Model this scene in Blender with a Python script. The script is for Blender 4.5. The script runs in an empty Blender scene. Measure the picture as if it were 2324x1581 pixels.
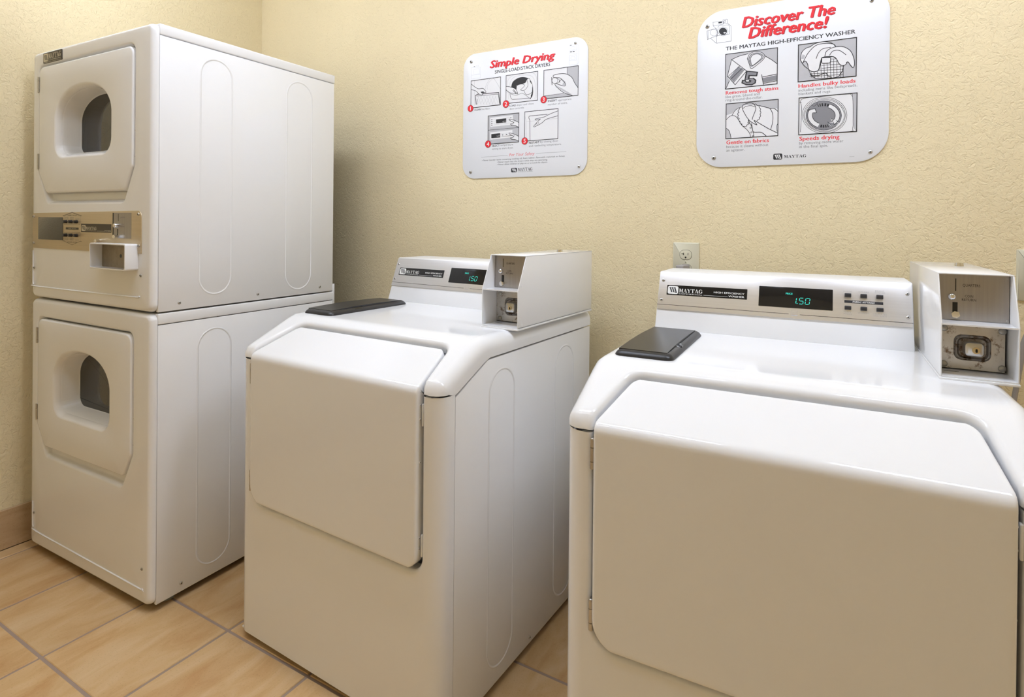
import bpy, bmesh, math, random
from mathutils import Vector, Matrix
random.seed(4)
SC = bpy.context.scene
COL = SC.collection
PI = math.pi

# ------------------------------------------------------------------ camera, world, exposure
cam_data = bpy.data.cameras.new('camera')
cam = bpy.data.objects.new('camera', cam_data)
COL.objects.link(cam)
cam_data.sensor_width = 36.0
cam_data.lens = 36.0 * 1335.417 / 2324.0
cam_data.shift_x = -3.558 / 2324.0
cam_data.shift_y = -277.39 / 2324.0
cam_data.clip_start = 0.02
rt = Vector((0.86396571, 0.50345799, 0.00965993))
up = Vector((-0.01049188, -0.00118136, 0.99994426))
fw = Vector((-0.50344134, 0.8640189, -0.00426156))
cam.matrix_world = Matrix(((rt.x, up.x, -fw.x, 2.45587), (rt.y, up.y, -fw.y, -1.81672),
                           (rt.z, up.z, -fw.z, 1.10364), (0, 0, 0, 1)))
SC.camera = cam
world = bpy.data.worlds.new('world')
SC.world = world
world.use_nodes = True
world.node_tree.nodes['Background'].inputs[0].default_value = (0.9, 0.92, 1, 1)
world.node_tree.nodes['Background'].inputs[1].default_value = 0.05
SC.view_settings.view_transform = 'Standard'
SC.view_settings.look = 'None'
SC.view_settings.gamma = 1.0
SC.view_settings.use_curve_mapping = False
SC.view_settings.exposure = 0.0
LAMP_LIGHT = (0.885, 0.97, 1.16)
# x, y, length, width and emission strength of each ceiling fixture; the label
LAMPS = [(0.26, -0.92, 0.34, 0.16, 25.0, 'short white ceiling lamp above the stacked dryer'),
         (1.45, -0.98, 1.22, 0.16, 19.5, 'long white ceiling lamp above the washer beside the dryer'),
         (2.85, -0.8, 0.8, 0.18, 28.0, 'long white ceiling lamp beside the right wall of the room'),
         (1.3, -1.6, 1.22, 0.16, 7.5, 'long white ceiling lamp over the floor in front of the machines')]
CEIL = 2.45
ROOM_X, ROOM_Y = 4.0, -3.0

# ------------------------------------------------------------------ materials
MATS = {}
def new_mat(name):
    m = bpy.data.materials.new(name); m.use_nodes = True
    nt = m.node_tree
    return m, nt, nt.nodes['Principled BSDF']
def mat(name, col, rough=0.5, metal=0.0, spec=0.5, emit=None, coat=0.0, ior=1.5):
    if name in MATS: return MATS[name]
    m, nt, b = new_mat(name)
    b.inputs['Base Color'].default_value = (*col, 1)
    b.inputs['Roughness'].default_value = rough
    b.inputs['Metallic'].default_value = metal
    b.inputs['Specular IOR Level'].default_value = spec
    b.inputs['IOR'].default_value = ior
    b.inputs['Coat Weight'].default_value = coat
    if emit:
        b.inputs['Emission Color'].default_value = (*emit[0], 1)
        b.inputs['Emission Strength'].default_value = emit[1]
    MATS[name] = m
    return m
def N(nt, kind, **kw):
    n = nt.nodes.new(kind)
    for k, v in kw.items():
        if k.startswith('i_'): n.inputs[k[2:].replace('_', ' ')].default_value = v
        else: setattr(n, k, v)
    return n
def ramp(nt, stops):
    r = N(nt, 'ShaderNodeValToRGB')
    e = r.color_ramp.elements
    while len(e) < len(stops): e.new(0.5)
    for el, (p, c) in zip(e, stops):
        el.position = p; el.color = (*c, 1) if len(c) == 3 else c
    return r
def plaster(name, col, strength=0.5):
    """skip-trowel textured paint: curled ridges of a few millimetres"""
    m, nt, b = new_mat(name)
    L = nt.links
    tc = N(nt, 'ShaderNodeTexCoord')
    warp = N(nt, 'ShaderNodeTexNoise', i_Scale=30.0, i_Detail=2.0)
    L.new(tc.outputs['Object'], warp.inputs['Vector'])
    add = N(nt, 'ShaderNodeMix', data_type='VECTOR', i_Factor=0.035)
    L.new(tc.outputs['Object'], add.inputs[4]); L.new(warp.outputs['Color'], add.inputs[5])
    n1 = N(nt, 'ShaderNodeTexNoise', i_Scale=98.0, i_Detail=3.0, i_Roughness=0.55, i_Distortion=0.9)
    L.new(add.outputs[1], n1.inputs['Vector'])
    r1 = ramp(nt, [(0.34, (0, 0, 0)), (0.46, (.60, .60, .60)), (0.56, (0.68, 0.68, 0.68)), (0.72, (1, 1, 1))])
    L.new(n1.outputs['Fac'], r1.inputs[0])
    n2 = N(nt, 'ShaderNodeTexNoise', i_Scale=320.0, i_Detail=2.0)
    L.new(tc.outputs['Object'], n2.inputs['Vector'])
    mx = N(nt, 'ShaderNodeMix', data_type='FLOAT', i_Factor=0.22)
    L.new(r1.outputs['Color'], mx.inputs[2]); L.new(n2.outputs['Fac'], mx.inputs[3])
    bp = N(nt, 'ShaderNodeBump', i_Strength=strength, i_Distance=0.0031)
    L.new(mx.outputs[0], bp.inputs['Height']); L.new(bp.outputs['Normal'], b.inputs['Normal'])
    n3 = N(nt, 'ShaderNodeTexNoise', i_Scale=2.2, i_Detail=2.0)
    L.new(tc.outputs['Object'], n3.inputs['Vector'])
    c = ramp(nt, [(0.3, tuple(x * 0.965 for x in col)), (0.7, tuple(min(1, x * 1.02) for x in col))])
    L.new(n3.outputs['Fac'], c.inputs[0]); L.new(c.outputs['Color'], b.inputs['Base Color'])
    b.inputs['Roughness'].default_value = 0.72
    b.inputs['Specular IOR Level'].default_value = 0.3
    MATS[name] = m
    return m
def tile_mat(name, base, dark, light, axis_scale, rough=0.42):
    """glazed sandstone-look tile with streaks, a little different for every tile"""
    m, nt, b = new_mat(name)
    L = nt.links
    tc = N(nt, 'ShaderNodeTexCoord'); oi = N(nt, 'ShaderNodeObjectInfo')
    off = N(nt, 'ShaderNodeVectorMath', operation='MULTIPLY_ADD')
    L.new(oi.outputs['Random'], off.inputs[0]); off.inputs[1].default_value = (17, 31, 7)
    L.new(tc.outputs['Object'], off.inputs[2])
    mp = N(nt, 'ShaderNodeMapping'); mp.inputs['Scale'].default_value = axis_scale
    L.new(off.outputs[0], mp.inputs['Vector'])
    n1 = N(nt, 'ShaderNodeTexNoise', i_Scale=5.0, i_Detail=6.0, i_Roughness=0.62, i_Distortion=0.6)
    L.new(mp.outputs[0], n1.inputs['Vector'])
    c = ramp(nt, [(0.28, dark), (0.5, base), (0.74, light)])
    L.new(n1.outputs['Fac'], c.inputs[0])
    n2 = N(nt, 'ShaderNodeTexNoise', i_Scale=260.0, i_Detail=2.0)
    L.new(tc.outputs['Object'], n2.inputs['Vector'])
    sp = ramp(nt, [(0.30, (0.86, 0.84, 0.8)), (0.40, (1, 1, 1))])
    L.new(n2.outputs['Fac'], sp.inputs[0])
    mul = N(nt, 'ShaderNodeMix', data_type='RGBA', blend_type='MULTIPLY', i_Factor=1.0)
    L.new(c.outputs['Color'], mul.inputs[6]); L.new(sp.outputs['Color'], mul.inputs[7])
    hs = N(nt, 'ShaderNodeHueSaturation')
    mr = N(nt, 'ShaderNodeMapRange'); mr.inputs[3].default_value = 0.92; mr.inputs[4].default_value = 1.06
    L.new(oi.outputs['Random'], mr.inputs[0]); L.new(mr.outputs[0], hs.inputs['Value'])
    L.new(mul.outputs[2], hs.inputs['Color']); L.new(hs.outputs[0], b.inputs['Base Color'])
    bp = N(nt, 'ShaderNodeBump', i_Strength=0.12, i_Distance=0.002)
    L.new(n1.outputs['Fac'], bp.inputs['Height']); L.new(bp.outputs['Normal'], b.inputs['Normal'])
    b.inputs['Roughness'].default_value = rough
    MATS[name] = m
    return m
def brushed(name, col, rough, stretch, metal=0.9, contrast=0.1, stain=None):
    m, nt, b = new_mat(name)
    L = nt.links
    tc = N(nt, 'ShaderNodeTexCoord'); mp = N(nt, 'ShaderNodeMapping'); mp.inputs['Scale'].default_value = stretch
    L.new(tc.outputs['Object'], mp.inputs['Vector'])
    n = N(nt, 'ShaderNodeTexNoise', i_Scale=1.0, i_Detail=3.0)
    L.new(mp.outputs[0], n.inputs['Vector'])
    c = ramp(nt, [(0.3, tuple(x * (1 - contrast) for x in col)), (0.7, col)])
    L.new(n.outputs['Fac'], c.inputs[0])
    out = c.outputs['Color']
    if stain:
        n2 = N(nt, 'ShaderNodeTexNoise', i_Scale=stain[1], i_Detail=5.0, i_Roughness=0.7)
        L.new(tc.outputs['Object'], n2.inputs['Vector'])
        r2 = ramp(nt, [(stain[2], (0, 0, 0)), (stain[2] + 0.12, (1, 1, 1))])
        L.new(n2.outputs['Fac'], r2.inputs[0])
        mx = N(nt, 'ShaderNodeMix', data_type='RGBA')
        L.new(r2.outputs['Color'], mx.inputs[0]); L.new(out, mx.inputs[6]); mx.inputs[7].default_value = (*stain[0], 1)
        out = mx.outputs[2]
    L.new(out, b.inputs['Base Color'])
    b.inputs['Roughness'].default_value = rough; b.inputs['Metallic'].default_value = metal
    MATS[name] = m
    return m

plaster('yellow_plaster', (0.83, 0.71, 0.455), 0.66)
plaster('ceiling_paint', (0.86, 0.85, 0.80), 0.25)
tile_mat('floor_tile', (0.645, 0.425, 0.205), (0.545, 0.31, 0.125), (0.72, 0.52, 0.30), (3.0, 1.0, 1))
tile_mat('skirting_tile', (0.56, 0.385, 0.215), (0.46, 0.30, 0.15), (0.64, 0.46, 0.28), (1, 0.8, 3.0))
mat('grout', (0.36, 0.27, 0.215), 0.9)
mat('enamel', (0.86, 0.86, 0.865), 0.10, coat=0.0)
mat('enamel_satin', (0.85, 0.85, 0.85), 0.32)
mat('dark_gap', (0.05, 0.05, 0.05), 0.8)
mat('black_plastic', (0.022, 0.021, 0.022), 0.36)
mat('black_gloss', (0.008, 0.008, 0.009), 0.08)
mat('dark_glass', (0.012, 0.011, 0.010), 0.02, ior=1.75)
mat('display_glass', (0.03, 0.028, 0.022), 0.03, ior=1.8)
mat('drum', (0.10, 0.09, 0.085), 0.4)
mat('print_black', (0.016, 0.016, 0.02), 0.5)
mat('print_brown', (0.055, 0.042, 0.028), 0.45)
mat('print_grey', (0.50, 0.50, 0.52), 0.5)
mat('print_dark_grey', (0.24, 0.24, 0.26), 0.5)
mat('print_caption', (0.17, 0.17, 0.18), 0.5)
mat('print_white', (0.80, 0.80, 0.81), 0.45)
mat('print_red', (0.80, 0.018, 0.03), 0.45)
mat('print_pale_red', (0.72, 0.10, 0.12), 0.45)
mat('print_shadow_red', (0.28, 0.01, 0.02), 0.5)
mat('sign_board', (0.78, 0.79, 0.81), 0.28)
mat('label_white', (0.82, 0.82, 0.80), 0.4)
mat('label_cream', (0.62, 0.56, 0.42), 0.4)
mat('digit_teal', (0.0, 0.2, 0.17), 0.5, emit=((0.04, 0.80, 0.62), 0.9))
mat('chrome', (0.78, 0.78, 0.78), 0.14, 1.0)
mat('steel', (0.55, 0.54, 0.52), 0.28, 1.0)
mat('steel_dull', (0.42, 0.41, 0.38), 0.42, 0.9)
mat('brass', (0.62, 0.52, 0.33), 0.3, 1.0)
mat('outlet_cream', (0.68, 0.65, 0.50), 0.35)
mat('plug_grey', (0.36, 0.34, 0.33), 0.5)
mat('rubber', (0.05, 0.05, 0.05), 0.7)
mat('foot_grey', (0.35, 0.36, 0.33), 0.5)
mat('lamp_frame', (0.8, 0.8, 0.8), 0.4)
brushed('aluminium', (0.80, 0.80, 0.81), 0.34, (6, 260, 260), 0.85, 0.05)
brushed('tan_metal', (0.60, 0.50, 0.335), 0.42, (8, 300, 300), 0.55, 0.08)
brushed('coin_metal', (0.40, 0.38, 0.36), 0.36, (260, 260, 8), 0.85, 0.10)
brushed('worn_metal', (0.60, 0.59, 0.57), 0.35, (40, 40, 40), 0.85, 0.15, ((0.16, 0.10, 0.06), 60.0, 0.53))
brushed('stained_metal', (0.40, 0.37, 0.34), 0.38, (50, 50, 50), 0.8, 0.3, ((0.12, 0.075, 0.045), 70.0, 0.46))
brushed('tray_metal', (0.34, 0.29, 0.22), 0.45, (60, 60, 60), 0.6, 0.2)

# ------------------------------------------------------------------ helpers
def link(o, parent=None):
    COL.objects.link(o)
    if parent: o.parent = parent
    return o
def empty(name, loc=(0, 0, 0), rz=0.0):
    o = bpy.data.objects.new(name, None)
    o.location = loc; o.rotation_euler = (0, 0, rz); o.empty_display_size = 0.1
    return link(o)
def tag(o, label=None, category=None, group=None, kind=None):
    if label: o['label'] = label
    if category: o['category'] = category
    if group: o['group'] = group
    if kind: o['kind'] = kind
    return o
def finish(name, bm, m, parent=None, smooth=False, angle=None, label=None):
    me = bpy.data.meshes.new(name)
    if smooth:
        for f in bm.faces: f.smooth = True
        if angle:
            for e in bm.edges:
                if len(e.link_faces) == 2 and e.calc_face_angle(0) > math.radians(angle): e.smooth = False
    bm.to_mesh(me); bm.free()
    me.materials.append(MATS[m] if isinstance(m, str) else m)
    o = bpy.data.objects.new(name, me)
    if label: o['label'] = label
    return link(o, parent)
def pyd(name, vs, fs, m, parent=None, smooth=False, angle=None, merge=None, recalc=False, label=None):
    bm = bmesh.new()
    V = [bm.verts.new(v) for v in vs]
    for f in fs:
        ids = []
        for i in f:
            if i not in ids: ids.append(i)
        if len(ids) > 2:
            try: bm.faces.new([V[i] for i in ids])
            except ValueError: pass
    if merge: bmesh.ops.remove_doubles(bm, verts=bm.verts, dist=merge)
    if recalc: bmesh.ops.recalc_face_normals(bm, faces=bm.faces)
    return finish(name, bm, m, parent, smooth, angle, label)
def add_box(bm, x0, x1, y0, y1, z0, z1, bev=0.0, seg=2):
    vs = [bm.verts.new((x, y, z)) for x in (x0, x1) for y in (y0, y1) for z in (z0, z1)]
    q = [(0, 1, 3, 2), (4, 6, 7, 5), (0, 4, 5, 1), (2, 3, 7, 6), (0, 2, 6, 4), (1, 5, 7, 3)]
    fs = [bm.faces.new([vs[i] for i in f]) for f in q]
    if bev:
        es = set(e for f in fs for e in f.edges)
        bmesh.ops.bevel(bm, geom=list(es), offset=bev, segments=seg, profile=0.5, affect='EDGES')
def box(name, x0, x1, y0, y1, z0, z1, m, parent=None, bev=0.0, seg=2, label=None):
    bm = bmesh.new(); add_box(bm, x0, x1, y0, y1, z0, z1, bev, seg)
    return finish(name, bm, m, parent, bev > 0, 50, label)
def fillet(pts, radii, n=8, closed=True):
    """round the corners of a 2-D polyline"""
    out = []; L = len(pts)
    for i, p in enumerate(pts):
        r = radii[i] if isinstance(radii, (list, tuple)) else radii
        if (not closed and i in (0, L - 1)) or r <= 0:
            out.append(tuple(p)); continue
        P = Vector(p); A = Vector(pts[i - 1]); B = Vector(pts[(i + 1) % L])
        a = (A - P); b = (B - P)
        ang = a.angle(b)
        ka = .98 if (not closed and i == 1) else .49; kb = .98 if (not closed and i == L - 2) else .49
        t = min(r / math.tan(ang / 2), a.length * ka, b.length * kb)
        rr = t * math.tan(ang / 2)
        a.normalize(); b.normalize()
        c = P + (a + b).normalized() * (rr / math.sin(ang / 2))
        s = P + a * t - c; e = P + b * t - c
        tot = s.angle_signed(e)
        for k in range(n + 1):
            th = -tot * k / n
            out.append((c.x + s.x * math.cos(th) - s.y * math.sin(th), c.y + s.x * math.sin(th) + s.y * math.cos(th)))
    return out
def prism_x(name, prof, x0, x1, m, parent=None, bev=0.0, label=None):
    """(y, z) outline extruded along x"""
    bm = bmesh.new()
    a = [bm.verts.new((x0, y, z)) for y, z in prof]; b = [bm.verts.new((x1, y, z)) for y, z in prof]
    n = len(prof)
    bm.faces.new(a[::-1]); bm.faces.new(b)
    for i in range(n): bm.faces.new((a[i], a[(i + 1) % n], b[(i + 1) % n], b[i]))
    bmesh.ops.recalc_face_normals(bm, faces=bm.faces)
    if bev: bmesh.ops.bevel(bm, geom=list(bm.edges), offset=bev, segments=2, profile=0.5, affect='EDGES')
    return finish(name, bm, m, parent, bev > 0, 40, label)
def plate_xz(name, outline, y0, y1, m, parent=None, bev=0.0, label=None):
    """(x, z) outline, thin in y; y0 is the front"""
    bm = bmesh.new()
    a = [bm.verts.new((x, y0, z)) for x, z in outline]; b = [bm.verts.new((x, y1, z)) for x, z in outline]
    n = len(outline)
    f = bm.faces.new(a)
    bm.faces.new(b[::-1])
    for i in range(n): bm.faces.new((a[i], b[i], b[(i + 1) % n], a[(i + 1) % n]))
    bmesh.ops.recalc_face_normals(bm, faces=bm.faces)
    if bev: bmesh.ops.bevel(bm, geom=list(f.edges), offset=bev, segments=2, profile=0.5, affect='EDGES')
    return finish(name, bm, m, parent, bev > 0, 40, label)
def rrect(x0, x1, z0, z1, r, n=6):
    return fillet([(x0, z0), (x1, z0), (x1, z1), (x0, z1)], r, n)
def frame_mesh(o, M):
    """bend a flat (x, z, thin y) mesh onto another plane"""
    o.data.transform(M)
    return o
def add_cyl(bm, c, axis, r, h, n=16, r2=None, dome=0.0):
    """cylinder starting at c along axis, optional taper or domed end"""
    ax = Vector(axis).normalized(); t = ax.orthogonal().normalized(); s = ax.cross(t)
    c = Vector(c); rings = [(r, 0.0), (r2 if r2 is not None else r, h)]
    if dome:
        k = 4
        rings += [(r * math.cos(i * PI / 2 / k), h + dome * math.sin(i * PI / 2 / k)) for i in range(1, k)]
    R = []
    for rr, hh in rings:
        R.append([bm.verts.new(c + ax * hh + t * rr * math.cos(2 * PI * i / n) + s * rr * math.sin(2 * PI * i / n)) for i in range(n)])
    for a, b in zip(R[:-1], R[1:]):
        for i in range(n): bm.faces.new((a[i], a[(i + 1) % n], b[(i + 1) % n], b[i]))
    bm.faces.new(R[0][::-1])
    if dome:
        tip = bm.verts.new(c + ax * (h + dome))
        for i in range(n): bm.faces.new((R[-1][i], R[-1][(i + 1) % n], tip))
    else: bm.faces.new(R[-1])
def cyl(name, c, axis, r, h, m, parent=None, n=16, r2=None, dome=0.0, label=None):
    bm = bmesh.new(); add_cyl(bm, c, axis, r, h, n, r2, dome)
    bmesh.ops.recalc_face_normals(bm, faces=bm.faces)
    return finish(name, bm, m, parent, True, 40, label)
SCREW_ME = {}
def screw(c, axis, r, m, parent, dark='print_black'):
    """domed screw head with a drive recess"""
    key = (round(r, 5), m)
    if key not in SCREW_ME:
        bm = bmesh.new(); add_cyl(bm, (0, 0, 0), (0, 0, 1), r, r * 0.25, 14, None, r * 0.4)
        bmesh.ops.recalc_face_normals(bm, faces=bm.faces)
        nf = len(bm.faces)
        add_cyl(bm, (0, 0, r * 0.50), (0, 0, 1), r * 0.42, r * 0.20, 6)
        me = bpy.data.meshes.new('screw')
        for i, f in enumerate(bm.faces):
            f.smooth = i < nf; f.material_index = 0 if i < nf else 1
        bm.to_mesh(me); bm.free()
        me.materials.append(MATS[m]); me.materials.append(MATS[dark])
        SCREW_ME[key] = me
    o = bpy.data.objects.new('screw', SCREW_ME[key])
    o.location = c; o.rotation_euler = Vector(axis).to_track_quat('Z', 'Y').to_euler()
    return link(o, parent)
def tube(name, pts, r, m, parent=None, n=8, ry=None):
    bm = bmesh.new(); rings = []
    P = [Vector(p) for p in pts]
    nrm = None
    for i, p in enumerate(P):
        d = (P[min(i + 1, len(P) - 1)] - P[max(i - 1, 0)]).normalized()
        nrm = d.orthogonal().normalized() if nrm is None else (nrm - d * nrm.dot(d)).normalized()
        s = d.cross(nrm)
        rings.append([bm.verts.new(p + nrm * r * math.cos(2 * PI * k / n) + s * (ry or r) * math.sin(2 * PI * k / n)) for k in range(n)])
    for a, b in zip(rings[:-1], rings[1:]):
        for k in range(n): bm.faces.new((a[k], a[(k + 1) % n], b[(k + 1) % n], b[k]))
    bm.faces.new(rings[0][::-1]); bm.faces.new(rings[-1])
    bmesh.ops.recalc_face_normals(bm, faces=bm.faces)
    return finish(name, bm, m, parent, True, 60)
def smooth_path(pts, n=6):
    P = [Vector(p) for p in pts]; P = [P[0]] + P + [P[-1]]; out = []
    for i in range(1, len(P) - 2):
        a, b, c, d = P[i - 1:i + 3]
        for k in range(n):
            t = k / n
            out.append(0.5 * (2 * b + (c - a) * t + (2 * a - 5 * b + 4 * c - d) * t * t + (3 * b - a - 3 * c + d) * t ** 3))
    return out + [P[-2]]
def copy_tree(o, parent=None):
    c = o.copy(); COL.objects.link(c); c.parent = parent
    for ch in list(o.children): copy_tree(ch, c)
    return c

# ---- flat print: polygons, strokes and lettering in an (x, z) plane, facing -y
def stroke_quads(pts, w):
    """ribbon along a polyline with mitred joints -> verts, faces"""
    P = []
    for p in pts:
        if not P or (Vector(p) - P[-1]).length > 1e-7: P.append(Vector(p))
    vs, fs = [], []
    if len(P) < 2: return vs, fs
    closed = len(P) > 3 and (P[0] - P[-1]).length < 1e-6
    for i, p in enumerate(P):
        a = P[i - 1] if i else (P[-2] if closed else None); b = P[i + 1] if i < len(P) - 1 else (P[1] if closed else None)
        d1 = (p - a).normalized() if a is not None else None; d2 = (b - p).normalized() if b is not None else None
        if d1 is None: d1 = d2
        if d2 is None: d2 = d1
        t = d1 + d2
        t = t.normalized() if t.length > 0.2 else d2
        nn = Vector((-t.y, t.x)); k = 1 / max(0.55, nn.dot(Vector((-d2.y, d2.x))))
        vs += [p + nn * w * 0.5 * k, p - nn * w * 0.5 * k]
    for i in range(len(P) - 1): fs.append((2 * i, 2 * i + 1, 2 * i + 3, 2 * i + 2))
    return vs, fs
class Print:
    """collects flat shapes of one colour at slightly different heights"""
    def __init__(self): self.bm = bmesh.new()
    def poly(self, pts, y):
        P = []
        for p in pts:
            if not P or (Vector(p) - Vector(P[-1])).length > 1e-6: P.append(p)
        if (Vector(P[0]) - Vector(P[-1])).length < 1e-6: P.pop()
        if len(P) < 3: return self
        try: f = self.bm.faces.new([self.bm.verts.new((p[0], y, p[1])) for p in P])
        except ValueError: return self
        f.normal_update()
        if f.normal.y > 0: f.normal_flip()
        bmesh.ops.triangulate(self.bm, faces=[f])
        return self
    def line(self, pts, w, y):
        vs, fs = stroke_quads(pts, w)
        V = [self.bm.verts.new((v.x, y, v.y)) for v in vs]
        for q in fs: self.bm.faces.new([V[i] for i in q])
        return self
    def done(self, name, m, parent=None, label=None):
        return finish(name, self.bm, m, parent, label=label)
TEXT_CACHE = {}
def text_mesh(body, style):
    key = (body, style)
    if key in TEXT_CACHE: return TEXT_CACHE[key].copy()
    cu = bpy.data.curves.new('lettering', 'FONT'); cu.body = body; cu.size = 1.0; cu.resolution_u = 2
    if 'i' in style: cu.shear = 0.22
    cu.fill_mode = 'FRONT'
    o = bpy.data.objects.new('lettering', cu); COL.objects.link(o)
    bpy.context.view_layer.update()
    me = bpy.data.meshes.new_from_object(o.evaluated_get(bpy.context.evaluated_depsgraph_get()))
    bpy.data.objects.remove(o); bpy.data.curves.remove(cu)
    k = 0.036 if 'B' in style else (0.020 if 'b' in style else 0)
    if k:                                              # heavier weight: the same outlines laid side by side
        bm = bmesh.new()
        for c_, (dx, dy) in enumerate(((-k, 0), (k, 0), (0, k * .45), (0, -k * .45), (-k * .6, k * .35), (k * .6, -k * .35))):
            n0 = len(bm.verts); bm.from_mesh(me); bm.verts.ensure_lookup_table()
            for v in bm.verts[n0:]: v.co.x += dx; v.co.y += dy; v.co.z = c_ * .000022
        bm.to_mesh(me); bm.free()
    TEXT_CACHE[key] = me
    return me.copy()
CAP = [None]
def lettering(body, x, z, w, cap, y, m, parent, style='', name='lettering', M=None):
    """one line of text: left x, baseline z, width w, capital height cap"""
    if CAP[0] is None:
        t = text_mesh('H', ''); CAP[0] = max(v.co.y for v in t.vertices)
    me = text_mesh(body, style)
    xs = [v.co.x for v in me.vertices]; x0, x1 = min(xs), max(xs)
    sz = cap / CAP[0]; sx = w / (x1 - x0) if w else sz
    if not w: x -= (x1 - x0) * sx / 2                  # no width: centred, natural proportions
    for v in me.vertices: v.co = Vector((x + (v.co.x - x0) * sx, y - v.co.z, z + v.co.y * sz))
    if M is not None: me.transform(M)
    me.materials.clear(); me.materials.append(MATS[m])
    o = bpy.data.objects.new(name, me)
    return link(o, parent)
def _el(cx, cy, rx, ry, a0, a1, n=18):
    return [(cx + rx * math.cos(math.radians(a0 + (a1 - a0) * i / n)), cy + ry * math.sin(math.radians(a0 + (a1 - a0) * i / n))) for i in range(n + 1)]
R4 = lambda a, b, c, d: [(a, c), (b, c), (b, d), (a, d)]
GLYPH = {
 'M': (1.06, [[(.12, .04), (.19, .04), (.19, .96), (.12, .96)], R4(.02, .30, 0, .06), R4(.02, .22, .94, 1), [(.12, 1), (.36, 1), (.58, .22), (.47, 0)],
        [(.47, 0), (.55, .12), (.80, 1), (.74, 1)], R4(.74, .93, .04, .96), R4(.66, 1.02, 0, .06), R4(.76, 1.02, .94, 1)]),
 'A': (0.92, [[(.10, .04), (.17, .04), (.47, .90), (.43, 1)], [(.38, 1), (.53, 1), (.88, .04), (.64, .04)], R4(.22, .66, .30, .36), R4(0, .28, 0, .06), R4(.54, .96, 0, .06)]),
 'Y': (0.92, [[(.05, .96), (.31, .96), (.57, .42), (.38, .42)], [(.77, .96), (.84, .96), (.56, .42), (.50, .42)], R4(.38, .57, .04, .44), R4(-.02, .38, .94, 1), R4(.66, .94, .94, 1), R4(.26, .70, 0, .06)]),
 'T': (0.92, [R4(.36, .56, .04, .96), R4(.02, .90, .93, 1), [(.02, .70), (.05, .70), (.10, .95), (.02, .95)], [(.90, .70), (.87, .70), (.82, .95), (.90, .95)], R4(.24, .68, 0, .06)]),
 'G': (1.02, [_el(.5, .5, .46, .52, 42, 318) + _el(.55, .5, .27, .46, 318, 42), R4(.66, .86, .06, .42), R4(.56, .98, .40, .46), R4(.76, .82, .64, .90)])}
def brand_word(x, z, w, h, y, m, parent, M=None, name='brand_lettering'):
    p = Print(); tot = sum(GLYPH[c][0] for c in 'MAYTAG'); s = w / tot; cx = x
    for c in 'MAYTAG':
        for q in GLYPH[c][1]: p.poly([(cx + a * s, z + b * h) for a, b in q], y)
        cx += GLYPH[c][0] * s
    o = p.done(name, m, parent)
    if M is not None: o.data.transform(M)
    return o
def emblem(x0, x1, z0, z1, y, m_box, m_bar, parent, M=None):
    a = Print().poly(rrect(x0, x1, z0, z1, (x1 - x0) * 0.16, 4), y).done('emblem', m_box, parent)
    b = Print(); w, h = x1 - x0, z1 - z0
    for k in range(3):
        u = x0 + w * (0.16 + 0.21 * k)
        b.poly([(u, z0 + h * .80), (u + w * .13, z0 + h * .80), (u + w * .30, z0 + h * .22), (u + w * .17, z0 + h * .22)], y - 0.00004)
        b.poly([(u - w * .05, z0 + h * .84), (u + w * .15, z0 + h * .84), (u + w * .15, z0 + h * .77), (u - w * .02, z0 + h * .77)], y - 0.00004)
    b.poly([(x0 + w * .66, z0 + h * .16), (x0 + w * .90, z0 + h * .16), (x0 + w * .90, z0 + h * .23), (x0 + w * .70, z0 + h * .23)], y - 0.00004)
    c = b.done('emblem_stripes', m_bar, parent)
    if M is not None: a.data.transform(M); c.data.transform(M)

# ------------------------------------------------------------------ the room
def slab(name, x0, x1, y0, y1, z0, z1, m):
    return tag(box(name, x0, x1, y0, y1, z0, z1, m), kind='structure')
slab('wall_back', -0.12, ROOM_X + .12, 0, 0.12, -.1, CEIL + .1, 'yellow_plaster')
slab('wall_left', -0.12, 0, ROOM_Y - .12, 0, -.1, CEIL + .1, 'yellow_plaster')
slab('wall_right', ROOM_X, ROOM_X + .12, ROOM_Y - .12, 0, -.1, CEIL + .1, 'yellow_plaster')
slab('wall_front', 0, ROOM_X, ROOM_Y - .12, ROOM_Y, -.1, CEIL + .1, 'yellow_plaster')
slab('ceiling', 0, ROOM_X, ROOM_Y, 0, CEIL, CEIL + .1, 'ceiling_paint')
floor = slab('floor', 0, ROOM_X, ROOM_Y, 0, -.1, -.0022, 'grout')
TX, TY, TSX, TSY = 0.6915, -1.1332, 0.3112, 0.3021
GR = 0.0078
def tile_me(w, d):
    bm = bmesh.new(); add_box(bm, -w / 2, w / 2, -d / 2, d / 2, -.012, 0, 0.0016, 1)
    me = bpy.data.meshes.new('tile')
    for f in bm.faces: f.smooth = False
    bm.to_mesh(me); bm.free(); me.materials.append(MATS['floor_tile'])
    return me
TILE_ME = {}
for i in range(-3, 13):
    for j in range(-10, 5):
        x0 = max(TX + i * TSX + GR / 2, 0.011); x1 = min(TX + (i + 1) * TSX - GR / 2, ROOM_X - .011)
        y0 = max(TY + j * TSY + GR / 2, ROOM_Y + .011); y1 = min(TY + (j + 1) * TSY - GR / 2, -.011)
        if x1 - x0 < .02 or y1 - y0 < .02: continue
        k = (round(x1 - x0, 4), round(y1 - y0, 4))
        if k not in TILE_ME: TILE_ME[k] = tile_me(*k)
        o = bpy.data.objects.new('tile', TILE_ME[k]); link(o, floor)
        o.location = ((x0 + x1) / 2, (y0 + y1) / 2, random.uniform(-.0004, .0004))
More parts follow.
